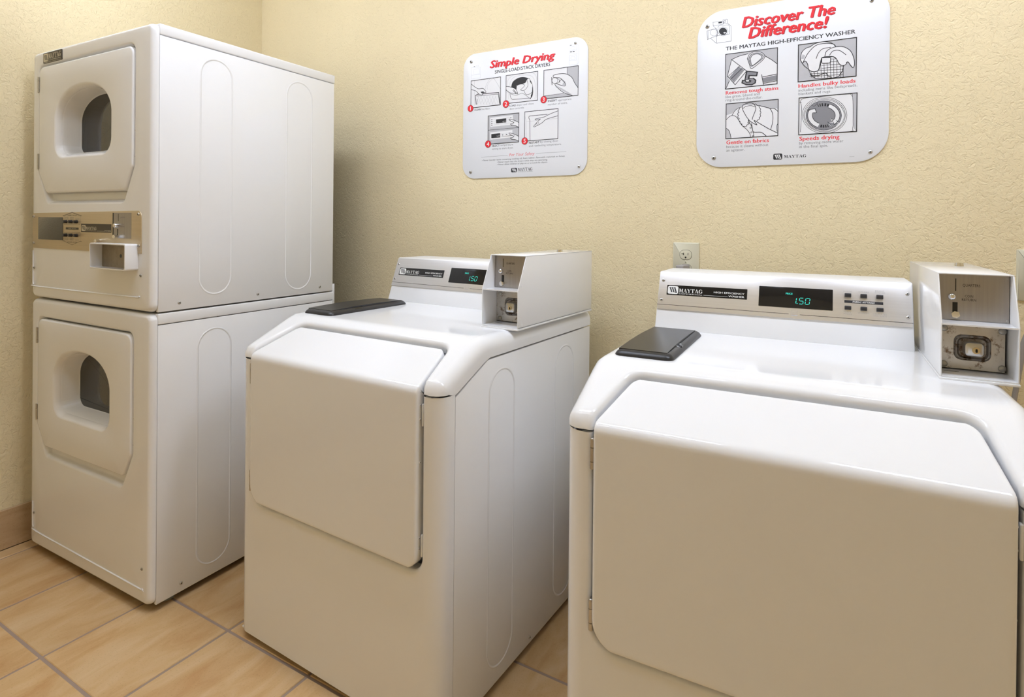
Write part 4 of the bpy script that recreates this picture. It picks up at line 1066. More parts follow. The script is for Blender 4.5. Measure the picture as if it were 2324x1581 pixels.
('P','picture','g',[(1108,2262),(2411,2281),(2422,1260),(1128,1226)],[('f','w',[(1202,2201),(2163,2219),(2179,1877),(1218,1861)]),('f','w',[(1208,1666),(2149,1688),(2160,1426),(1224,1398)]),('l','k',10,[(1122,1751),(2417,1755)]),('f','k',[(1455,2116),(1888,2127),(1890,1976),(1465,1974)]),('f','k',[(1259,1598),(1639,1608),(1641,1453),(1261,1449)]),('l','w',7,[(1737,2033),(1750,1997),(1787,2001)]),('l','w',7,[(1787,2047),(1787,1994)]),('l','w',7,[(1820,2038),(1852,2038),(1828,1991),(1853,2000)]),('l','w',7,[(1495,1529),(1507,1497),(1545,1501)]),('l','w',7,[(1544,1544),(1545,1491)]),('l','w',7,[(1569,1535),(1603,1536),(1578,1489),(1603,1494)]),('f','k',[(1253,2132),(1300,2132),(1300,2104),(1254,2104)]),('f','k',[(1254,2061),(1300,2061),(1301,2033),(1254,2033)]),('f','k',[(1255,1997),(1301,1997),(1301,1969),(1255,1969)]),('f','k',[(1255,1940),(1302,1940),(1302,1912),(1256,1912)]),('l','g',7,[(1321,2116),(1425,2118)]),('l','g',7,[(1322,2045),(1426,2048)]),('l','g',7,[(1322,1981),(1427,1984)]),('l','g',7,[(1900,2136),(2043,2138)]),('l','g',7,[(1373,1928),(1594,1932)]),('l','g',7,[(1821,1939),(2045,1943)]),('f','k',[(2055,2137),(2103,2137),(2104,2116),(2055,2116)]),('f','k',[(1722,1549),(1767,1550),(1768,1522),(1723,1521)]),('f','k',[(1886,1556),(1935,1556),(1936,1528),(1887,1528)]),('l','k',6,[(1702,1484),(2111,1492)]),('l','g',6,[(1693,1579),(1784,1580)]),('l','g',6,[(1866,1585),(1959,1589)]),('f','w',[(2415,1928),(2306,1988),(2145,2053),(2015,2081),(2032,2045),(2186,1963),(2086,1901),(2147,1844),(2268,1818),(2417,1772)]),('l','k',12,[(2415,1928),(2401,1936),(2382,1947),(2359,1961),(2333,1975),(2306,1988),(2277,2002),(2244,2016),(2210,2030),(2176,2043),(2145,2053),(2114,2063),(2083,2071),(2054,2077),(2030,2081),(2015,2081),(2008,2077),(2009,2069),(2015,2059),(2027,2047),(2044,2034),(2071,2018),(2107,1999),(2147,1980),(2182,1963),(2206,1951)]),('l','k',12,[(2226,1977),(2219,1966),(2208,1950),(2195,1932),(2181,1916),(2167,1906),(2149,1902),(2127,1904),(2106,1908),(2088,1911),(2078,1909),(2075,1901),(2078,1890),(2085,1876),(2098,1864),(2115,1854),(2138,1847),(2168,1843),(2202,1840),(2236,1835),(2268,1828),(2301,1817),(2335,1803),(2368,1788),(2397,1774),(2417,1765)]),('f','w',[(2420,1436),(2312,1496),(2150,1559),(2020,1585),(2037,1549),(2192,1469),(2091,1406),(2153,1350),(2274,1325),(2422,1281)]),('l','k',12,[(2420,1436),(2407,1444),(2387,1456),(2364,1469),(2339,1482),(2312,1496),(2283,1508),(2250,1522),(2215,1536),(2182,1548),(2150,1559),(2120,1567),(2089,1575),(2060,1582),(2036,1585),(2020,1585),(2014,1581),(2014,1573),(2021,1563),(2032,1550),(2049,1538),(2076,1522),(2113,1504),(2152,1485),(2188,1469),(2212,1457)]),('l','k',12,[(2232,1484),(2224,1472),(2214,1456),(2201,1438),(2187,1422),(2172,1411),(2154,1408),(2133,1409),(2111,1413),(2093,1415),(2083,1413),(2081,1405),(2083,1394),(2091,1381),(2103,1368),(2120,1359),(2144,1352),(2174,1349),(2207,1346),(2241,1342),(2274,1335),(2306,1324),(2341,1310),(2374,1295),(2402,1283),(2422,1274)])]),
('P','picture','w',[(2641,2282),(3946,2291),(3961,1264),(2660,1255)],[('l','g',7,[(2650,2150),(2723,1938),(2731,1268)]),('l','g',7,[(2723,1938),(3950,1958)]),('l','k',12,[(2868,1270),(2866,1352),(2863,1471),(2859,1605),(2856,1731),(2854,1825),(2853,1883),(2854,1919),(2855,1942),(2855,1959),(2852,1979),(2845,2002),(2836,2021),(2825,2039),(2816,2054),(2812,2068),(2812,2081),(2815,2093),(2820,2102),(2828,2111),(2839,2117),(2845,2122),(2847,2124),(2856,2125),(2882,2126),(2936,2126),(3037,2127),(3175,2127),(3325,2126),(3458,2126),(3548,2125)]),('f','w',[(3947,2208),(3642,2134),(3398,2054),(3207,2029),(3085,1995),(3131,1957),(3246,1982),(3018,1762),(3057,1735),(3324,1840),(3513,1960),(3949,2041)]),('l','k',12,[(3947,2208),(3905,2197),(3844,2182),(3774,2164),(3703,2145),(3642,2127),(3594,2111),(3552,2093),(3511,2076),(3468,2059),(3417,2045),(3352,2034),(3275,2025),(3197,2017),(3130,2009),(3085,2002),(3065,1993),(3062,1984),(3073,1975),(3091,1969),(3112,1965),(3140,1966),(3179,1970),(3221,1976),(3259,1982),(3284,1985)]),('l','k',12,[(3265,1980),(3247,1965),(3221,1945),(3191,1921),(3160,1895),(3132,1872),(3106,1849),(3078,1824),(3052,1800),(3031,1778),(3018,1762),(3012,1749),(3011,1738),(3017,1732),(3032,1730),(3057,1735),(3097,1747),(3151,1767),(3212,1791),(3272,1816),(3324,1840),(3363,1864),(3393,1889),(3423,1914),(3460,1938),(3513,1960),(3591,1980),(3691,1999),(3795,2017),(3886,2031),(3949,2041)]),('l','k',9,[(3132,1855),(3126,1843),(3115,1824),(3104,1804),(3094,1786),(3087,1773)]),('l','k',9,[(3209,1883),(3202,1868),(3192,1846),(3181,1822),(3171,1799),(3164,1785)])]),
('C',336,2617,127,'1'),
('C',1874,2636,135,'2'),
('C',3399,2645,125,'3'),
('C',1128,1244,131,'4'),
('C',2660,1262,126,'5'),
('T', 'CLEAN', 'k', 503, 2512, 291, 62, 'b'),
('T', 'lint filter.', 'q', 832, 2512, 379, 61, ''),
('T', 'LOAD', 'k', 2026, 2524, 258, 63, 'b'),
('T', 'dryer and close', 'q', 2320, 2524, 678, 62, ''),
('T', 'door securely.', 'q', 2027, 2418, 601, 63, ''),
('T', 'INSERT', 'k', 3563, 2545, 340, 63, 'b'),
('T', 'appropriate', 'q', 3940, 2542, 507, 63, ''),
('T', 'number of coins.', 'q', 3564, 2428, 739, 64, ''),
('T', 'SELECT', 'k', 1290, 1132, 329, 68, 'b'),
('T', 'temperature', 'q', 1657, 1140, 530, 67, ''),
('T', 'setting to start dryer.', 'q', 1291, 1025, 906, 67, ''),
('T', 'RESTART', 'k', 2830, 1153, 414, 69, 'b'),
('T', 'by closing door', 'q', 3278, 1160, 692, 68, ''),
('T', 'and reselecting temperature.', 'q', 2831, 1041, 1258, 69, ''),
('T', 'For Your Safety', 'p', 2030, 753, 1030, 105, 'i'),
('L','k',5,[(826,777),(1964,791)]),
('L','k',5,[(3106,802),(4278,801)]),
('T', '• Never launder items containing cooking oil, foam rubber, flammable materials or fumes.', 'k', 862, 632, 3370, 54, 'i'),
('T', '• Never reach into the dryers while they are operating.', 'k', 1518, 540, 2048, 53, 'i'),
('T', '• Never allow children to play on or around the dryers.', 'k', 1519, 454, 2048, 53, 'i'),
('G',(2113,174),(2353,332),(2394,209),(2987,320)),
('T', 'COMMERCIAL LAUNDRY', 'q', 2395, 169, 594, 24, ''),
('L','q',3,[(4741,192),(4819,195)]),
('P','machine_drawing',None,[(4329,4390),(4695,4403),(4702,3710),(4336,3730)],[('l','g',5,[(4329,4390),(4631,4383),(4646,3700),(4344,3723),(4329,4390)]),('l','g',5,[(4631,4383),(4696,4331),(4702,3759),(4646,3700)]),('l','g',5,[(4356,4199),(4619,4185)]),('l','g',5,[(4339,4092),(4641,4077)]),('l','g',5,[(4366,4345),(4610,4337),(4612,4196),(4367,4213),(4366,4345)]),('l','g',5,[(4362,4043),(4613,4032),(4615,3852),(4364,3868),(4362,4043)]),('l','g',5,[(4410,4240),(4410,4250),(4409,4264),(4409,4279),(4411,4294),(4417,4305),(4427,4313),(4441,4320),(4457,4326),(4473,4328),(4488,4328),(4503,4324),(4518,4316),(4532,4306),(4545,4296),(4553,4286),(4560,4275),(4565,4263),(4567,4251),(4564,4240),(4554,4233),(4533,4231),(4503,4232),(4469,4235),(4438,4238),(4417,4239)]),('l','g',5,[(4414,3894),(4414,3905),(4413,3921),(4413,3939),(4415,3956),(4420,3969),(4431,3980),(4445,3991),(4461,3999),(4477,4004),(4492,4006),(4506,4002),(4521,3993),(4536,3982),(4548,3970),(4557,3958),(4563,3944),(4568,3929),(4570,3914),(4567,3901),(4558,3892),(4537,3888),(4506,3888),(4473,3890),(4442,3892),(4421,3894)]),('f','k',[(4375,4173),(4454,4168),(4454,4142),(4375,4147)]),('f','k',[(4476,4169),(4547,4165),(4548,4139),(4476,4142)]),('f','k',[(4372,4387),(4437,4388),(4437,4371),(4373,4371)])]),
('P','machine_drawing',None,[(345,4129),(754,4114),(759,3693),(350,3704)],[('l','g',5,[(345,4129),(754,4100),(767,3703),(359,3711),(345,4129)]),('l','g',5,[(441,4146),(659,4137),(667,4183),(563,4185),(555,4143)]),('l','g',5,[(464,4053),(712,4048),(722,3859),(475,3867),(464,4053)]),('l','g',5,[(357,3849),(766,3833)]),('f','k',[(463,4165),(511,4163),(511,4141),(463,4144)])]),
('S',352,4346,52),
('S',4577,4433,43),
('S',363,247,52),
('S',4751,276,42)]
SIGN_WASH=[('T', 'Discover The', 'r', 1256, 4029, 2393, 295, 'Bi'),
('T', 'Difference!', 'r', 1429, 3692, 2062, 302, 'Bi'),
('T', 'THE MAYTAG HIGH-EFFICIENCY WASHER', 'k', 818, 3426, 3310, 106, 'b'),
('P','picture','g',[(804,3320),(2213,3312),(2229,2287),(836,2301)],[('f','w',[(986,3142),(1205,3218),(1443,3242),(1531,3283),(1706,3278),(1852,3208),(1896,3124),(2083,2982),(2218,2857),(2229,2287),(836,2301),(935,2520),(872,2671)]),('l','k',12,[(986,3142),(1015,3153),(1057,3169),(1106,3187),(1156,3204),(1205,3218),(1255,3227),(1310,3235),(1364,3240),(1410,3245),(1443,3248)]),('l','k',12,[(1887,3132),(1915,3111),(1955,3081),(2000,3047),(2045,3013),(2083,2982),(2116,2953),(2148,2924),(2177,2897),(2200,2873),(2218,2857)]),('l','k',12,[(836,2308),(934,2536)]),('f','w',[(986,3142),(1389,2768),(1094,2391),(872,2671)]),('f','d',[(1178,2920),(1329,2807),(1047,2476),(924,2627)]),('l','k',10,[(1214,2925),(884,2654)]),('l','k',12,[(1284,2850),(971,2571)]),('l','k',10,[(1344,2805),(1048,2454)]),('l','k',12,[(986,3142),(1404,2760),(1094,2391),(872,2671),(986,3142)]),('f','w',[(1420,3110),(1424,3144),(1436,3176),(1452,3205),(1472,3229),(1497,3248),(1527,3263),(1559,3274),(1589,3282),(1619,3285),(1648,3285),(1677,3281),(1706,3275),(1737,3266),(1768,3254),(1797,3239),(1823,3221),(1845,3200),(1864,3176),(1879,3150),(1887,3126),(1888,3104),(1883,3083),(1872,3061),(1854,3037),(1826,3009),(1791,2977),(1751,2946),(1710,2916),(1666,2883),(1618,2848),(1572,2821),(1536,2813),(1512,2829),(1498,2862),(1487,2905),(1475,2946),(1459,2986),(1441,3029),(1427,3071)]),('f','g',[(1438,3092),(1442,3125),(1452,3158),(1468,3187),(1487,3211),(1512,3229),(1543,3242),(1575,3251),(1604,3258),(1631,3261),(1656,3261),(1681,3258),(1706,3253),(1733,3245),(1760,3235),(1786,3223),(1808,3208),(1828,3189),(1847,3167),(1860,3144),(1867,3122),(1865,3102),(1857,3082),(1843,3062),(1825,3041),(1802,3020),(1775,2998),(1744,2976),(1710,2953),(1669,2924),(1622,2890),(1576,2862),(1541,2850),(1520,2858),(1508,2881),(1500,2912),(1490,2944),(1475,2978),(1458,3016),(1444,3056)]),('f','w',[(1503,3099),(1511,3125),(1524,3151),(1541,3174),(1561,3192),(1587,3203),(1617,3209),(1649,3211),(1678,3210),(1704,3205),(1730,3197),(1752,3185),(1771,3172),(1786,3158),(1798,3141),(1805,3124),(1807,3105),(1802,3088),(1793,3071),(1777,3052),(1752,3029),(1712,2994),(1658,2952),(1604,2916),(1564,2897),(1542,2903),(1531,2927),(1525,2958),(1519,2987),(1511,3014),(1505,3043),(1501,3072)]),('l','k',11,[(1420,3110),(1427,3127),(1434,3152),(1444,3180),(1457,3207),(1472,3229),(1492,3244),(1515,3257),(1540,3268),(1565,3276),(1589,3282),(1613,3285),(1636,3285),(1660,3284),(1683,3280),(1706,3275),(1730,3268),(1755,3259),(1780,3248),(1803,3235),(1823,3221),(1840,3205),(1857,3186),(1871,3165),(1881,3145),(1887,3126),(1888,3108),(1886,3091),(1880,3074),(1869,3057),(1854,3037),(1832,3015),(1806,2990),(1775,2965),(1742,2939),(1710,2916),(1675,2890),(1637,2862),(1599,2836),(1564,2818),(1536,2813),(1516,2824),(1503,2847),(1494,2879),(1485,2913),(1475,2946),(1463,2979),(1450,3017),(1438,3055),(1428,3087),(1420,3110)]),('l','k',8,[(1462,3098),(1469,3114),(1478,3138),(1489,3164),(1502,3188),(1517,3207),(1534,3219),(1555,3227),(1577,3233),(1599,3237),(1619,3240),(1638,3242),(1655,3242),(1672,3241),(1689,3238),(1707,3234),(1725,3228),(1743,3221),(1762,3212),(1779,3202),(1794,3191),(1809,3178),(1823,3163),(1835,3148),(1844,3131),(1847,3116),(1846,3101),(1843,3087),(1835,3073),(1820,3056),(1796,3035),(1756,3005),(1702,2967),(1642,2928),(1588,2897),(1547,2880),(1522,2883),(1509,2899),(1501,2923),(1496,2950),(1490,2975),(1482,3000),(1475,3028),(1470,3057),(1465,3081),(1462,3098)]),('l','k',10,[(1503,3099),(1510,3113),(1519,3133),(1531,3155),(1545,3176),(1561,3192),(1581,3201),(1605,3207),(1630,3210),(1655,3211),(1678,3210),(1699,3207),(1720,3200),(1739,3192),(1757,3183),(1771,3172),(1783,3161),(1794,3148),(1802,3134),(1806,3120),(1807,3105),(1804,3092),(1798,3078),(1788,3064),(1773,3048),(1752,3029),(1721,3002),(1680,2969),(1636,2936),(1595,2910),(1564,2897),(1545,2900),(1534,2916),(1528,2939),(1524,2964),(1519,2987),(1514,3010),(1510,3036),(1507,3061),(1505,3083),(1503,3099)]),('f','d',[(1836,2502),(2221,2543),(2222,2405),(1852,2364)]),('l','k',12,[(1809,2608),(1861,2307)]),('l','k',12,[(1836,2533),(2221,2574)]),('l','k',12,[(1852,2345),(2223,2383)]),('f','k',[(1389,2768),(1718,2696),(1690,2569),(1494,2598),(1486,2543),(1597,2539),(1671,2468),(1658,2376),(1556,2325),(1393,2343),(1264,2420),(1281,2513),(1377,2502),(1407,2445),(1481,2449),(1466,2492),(1347,2505)]),('f','d',[(1427,2732),(1678,2676),(1661,2604),(1458,2634),(1436,2517),(1568,2521),(1633,2457),(1622,2396),(1541,2358),(1399,2377),(1303,2431),(1314,2477),(1362,2472),(1392,2415),(1511,2414),(1539,2461),(1480,2499),(1376,2518)])]),
('P','picture','g',[(2743,3321),(4142,3307),(4160,2284),(2767,2291)],[('f','w',[(3013,2599),(3135,2518),(3272,2567),(3323,2798),(3348,2884),(3604,2879),(3703,2793),(3761,2653),(3859,2597),(3827,2455),(3739,2319),(3610,2299),(3190,2333),(3082,2426)]),('l','k',8,[(3067,2592),(3096,2365)]),('l','k',8,[(3147,2583),(3174,2356)]),('l','k',8,[(3227,2573),(3251,2347)]),('l','k',8,[(3304,2860),(3328,2338)]),('l','k',8,[(3383,2850),(3404,2329)]),('l','k',8,[(3461,2839),(3480,2320)]),('l','k',8,[(3540,2829),(3555,2311)]),('l','k',8,[(3618,2819),(3631,2303)]),('l','k',8,[(3695,2808),(3706,2294)]),('l','k',8,[(3774,2622),(3780,2285)]),('l','k',8,[(3851,2613),(3854,2277)]),('l','k',8,[(3330,2827),(3695,2808)]),('l','k',8,[(3331,2750),(3696,2738)]),('l','k',8,[(3332,2673),(3843,2649)]),('l','k',8,[(3333,2595),(3844,2579)]),('l','k',8,[(3041,2554),(3844,2508)]),('l','k',8,[(3042,2476),(3845,2438)]),('l','k',8,[(3042,2398),(3846,2368)]),('l','k',12,[(3013,2599),(3135,2518),(3272,2567),(3323,2798),(3348,2884),(3604,2879),(3703,2793),(3761,2653),(3859,2597),(3827,2455),(3739,2319),(3610,2299),(3190,2333),(3082,2426),(3013,2599)]),('f','w',[(2807,2911),(2809,2950),(2814,2998),(2824,3046),(2838,3088),(2858,3121),(2882,3150),(2910,3175),(2940,3194),(2972,3205),(3007,3209),(3042,3212),(3074,3220),(3100,3236),(3122,3257),(3146,3278),(3180,3294),(3226,3304),(3281,3311),(3338,3314),(3391,3311),(3441,3301),(3490,3285),(3535,3265),(3574,3242),(3603,3215),(3624,3182),(3645,3151),(3674,3128),(3715,3119),(3763,3120),(3812,3119),(3858,3108),(3901,3082),(3942,3049),(3980,3010),(4012,2970),(4038,2927),(4059,2880),(4076,2832),(4089,2785),(4100,2738),(4107,2691),(4111,2646),(4111,2608),(4108,2577),(4100,2550),(4090,2530),(4080,2520),(4069,2522),(4056,2535),(4043,2554),(4029,2576),(4014,2603),(3997,2638),(3981,2669),(3964,2685),(3949,2680),(3934,2661),(3918,2637),(3902,2621),(3884,2612),(3864,2606),(3845,2604),(3825,2607),(3806,2616),(3786,2629),(3767,2647),(3748,2670),(3731,2701),(3716,2739),(3700,2778),(3682,2810),(3664,2834),(3646,2853),(3623,2869),(3591,2881),(3541,2891),(3478,2897),(3416,2899),(3369,2896),(3343,2887),(3331,2872),(3324,2853),(3317,2829),(3308,2798),(3301,2760),(3294,2721),(3287,2684),(3281,2648),(3276,2612),(3268,2580),(3254,2555),(3230,2538),(3199,2527),(3166,2522),(3135,2524),(3105,2533),(3075,2548),(3048,2570),(3027,2597),(3014,2635),(3007,2681),(3002,2728),(2993,2767),(2979,2797),(2963,2822),(2946,2840),(2930,2850),(2914,2844),(2897,2827),(2882,2808),(2868,2798),(2858,2799),(2850,2807),(2842,2818),(2835,2832),(2827,2846),(2817,2863),(2810,2883)]),('f','g',[(2860,3040),(2928,3000),(2889,2900),(2829,2923)]),('f','g',[(2868,2798),(2877,2815),(2893,2831),(2913,2843),(2930,2844),(2946,2831),(2962,2809),(2977,2781),(2988,2752),(2995,2718),(3000,2677),(3001,2643),(2994,2625),(2977,2633),(2952,2659),(2925,2690),(2904,2718),(2889,2739),(2877,2761),(2869,2780)]),('l','k',12,[(2994,2625),(2982,2637),(2964,2653),(2944,2673),(2923,2694),(2904,2718),(2886,2745),(2867,2776),(2849,2809),(2833,2839),(2821,2864),(2814,2880),(2811,2890),(2810,2898),(2811,2908),(2813,2925),(2814,2952),(2817,2986),(2821,3022),(2827,3057),(2838,3088),(2853,3114),(2872,3138),(2894,3160),(2917,3179),(2940,3194),(2965,3205),(2993,3212),(3020,3216),(3044,3219),(3060,3222)]),('l','k',12,[(2868,2798),(2885,2833),(2907,2884),(2934,2943),(2964,3001),(2995,3051),(3028,3095),(3064,3137),(3102,3176),(3141,3209),(3180,3234),(3221,3251),(3263,3260),(3306,3264),(3349,3265),(3391,3263),(3436,3260),(3482,3253),(3527,3243),(3567,3231),(3600,3218),(3625,3202),(3643,3181),(3656,3160),(3666,3141),(3674,3128)]),('l','k',12,[(3047,3224),(3064,3234),(3087,3249),(3115,3266),(3146,3282),(3180,3294),(3218,3302),(3260,3309),(3305,3313),(3349,3314),(3391,3311),(3431,3303),(3470,3292),(3508,3277),(3543,3260),(3574,3242),(3601,3221),(3625,3195),(3645,3168),(3661,3144),(3674,3128)]),('l','k',12,[(2868,2798),(2877,2806),(2889,2819),(2903,2833),(2917,2843),(2930,2844),(2942,2835),(2954,2820),(2966,2800),(2978,2777),(2988,2752),(2995,2724),(2999,2691),(3003,2657),(3010,2625),(3021,2598),(3039,2577),(3061,2558),(3085,2543),(3110,2531),(3135,2524),(3159,2522),(3186,2523),(3212,2528),(3235,2539),(3254,2555),(3267,2579),(3275,2610),(3281,2646),(3286,2681),(3292,2713),(3298,2742),(3304,2771),(3309,2798),(3315,2822),(3322,2843),(3328,2860),(3331,2873),(3337,2883),(3348,2891),(3369,2896),(3404,2898),(3452,2898),(3503,2894),(3552,2889),(3591,2881),(3618,2872),(3638,2860),(3654,2846),(3668,2830),(3682,2810),(3697,2785),(3710,2755),(3722,2724),(3734,2694),(3748,2670),(3763,2651),(3778,2635),(3794,2623),(3810,2613),(3825,2607),(3841,2604),(3858,2605),(3874,2608),(3889,2613),(3902,2621),(3913,2632),(3923,2647),(3932,2663),(3939,2678),(3944,2688)]),('l','k',12,[(3408,2906),(3411,2922),(3413,2945),(3417,2972),(3424,2998),(3433,3021),(3446,3039),(3462,3056),(3480,3071),(3500,3084),(3524,3096),(3550,3107),(3580,3117),(3612,3125),(3645,3131),(3679,3133),(3714,3133),(3750,3130),(3787,3125),(3824,3115),(3858,3102),(3892,3084),(3925,3061),(3957,3035),(3987,3006),(4012,2975),(4033,2941),(4051,2903),(4066,2863),(4079,2823),(4089,2785),(4098,2747),(4105,2709),(4109,2672),(4111,2638),(4111,2608),(4109,2583),(4103,2560),(4096,2541),(4088,2527),(4080,2520),(4071,2521),(4062,2529),(4051,2542),(4040,2559),(4029,2576),(4016,2596),(4001,2622),(3986,2649),(3972,2672),(3959,2686),(3948,2690),(3937,2685),(3928,2677),(3920,2668),(3914,2663)]),('l','k',11,[(3197,2874),(3204,2894),(3212,2923),(3222,2955),(3234,2988),(3249,3016),(3265,3041),(3283,3065),(3303,3087),(3326,3106),(3353,3120),(3390,3130),(3435,3134),(3481,3136),(3521,3136),(3549,3137)]),('l','k',11,[(3520,2920),(3530,2936),(3544,2960),(3560,2987),(3580,3011),(3602,3027),(3629,3035),(3659,3038),(3692,3037),(3725,3031),(3757,3020),(3791,2998),(3826,2967),(3861,2933),(3891,2902),(3912,2882)]),('f','w',[(3343,2870),(3539,2859),(3541,2726),(3344,2736)]),('l','k',13,[(3356,2874),(3407,2873),(3475,2868),(3526,2860),(3545,2853),(3548,2844),(3547,2828),(3548,2799),(3545,2763),(3541,2735),(3538,2721),(3534,2716),(3515,2714),(3467,2716),(3405,2721),(3358,2729),(3340,2736),(3337,2745),(3336,2761),(3334,2789),(3335,2823),(3338,2850),(3337,2864),(3338,2871)]),('l','k',12,[(3055,2444),(3081,2438),(3117,2428),(3159,2418),(3202,2410),(3242,2407),(3281,2413),(3322,2426),(3361,2441),(3397,2452),(3426,2454),(3446,2443),(3460,2425),(3470,2402),(3479,2380),(3492,2363),(3511,2351),(3532,2341),(3553,2333),(3571,2327),(3584,2323)])]),
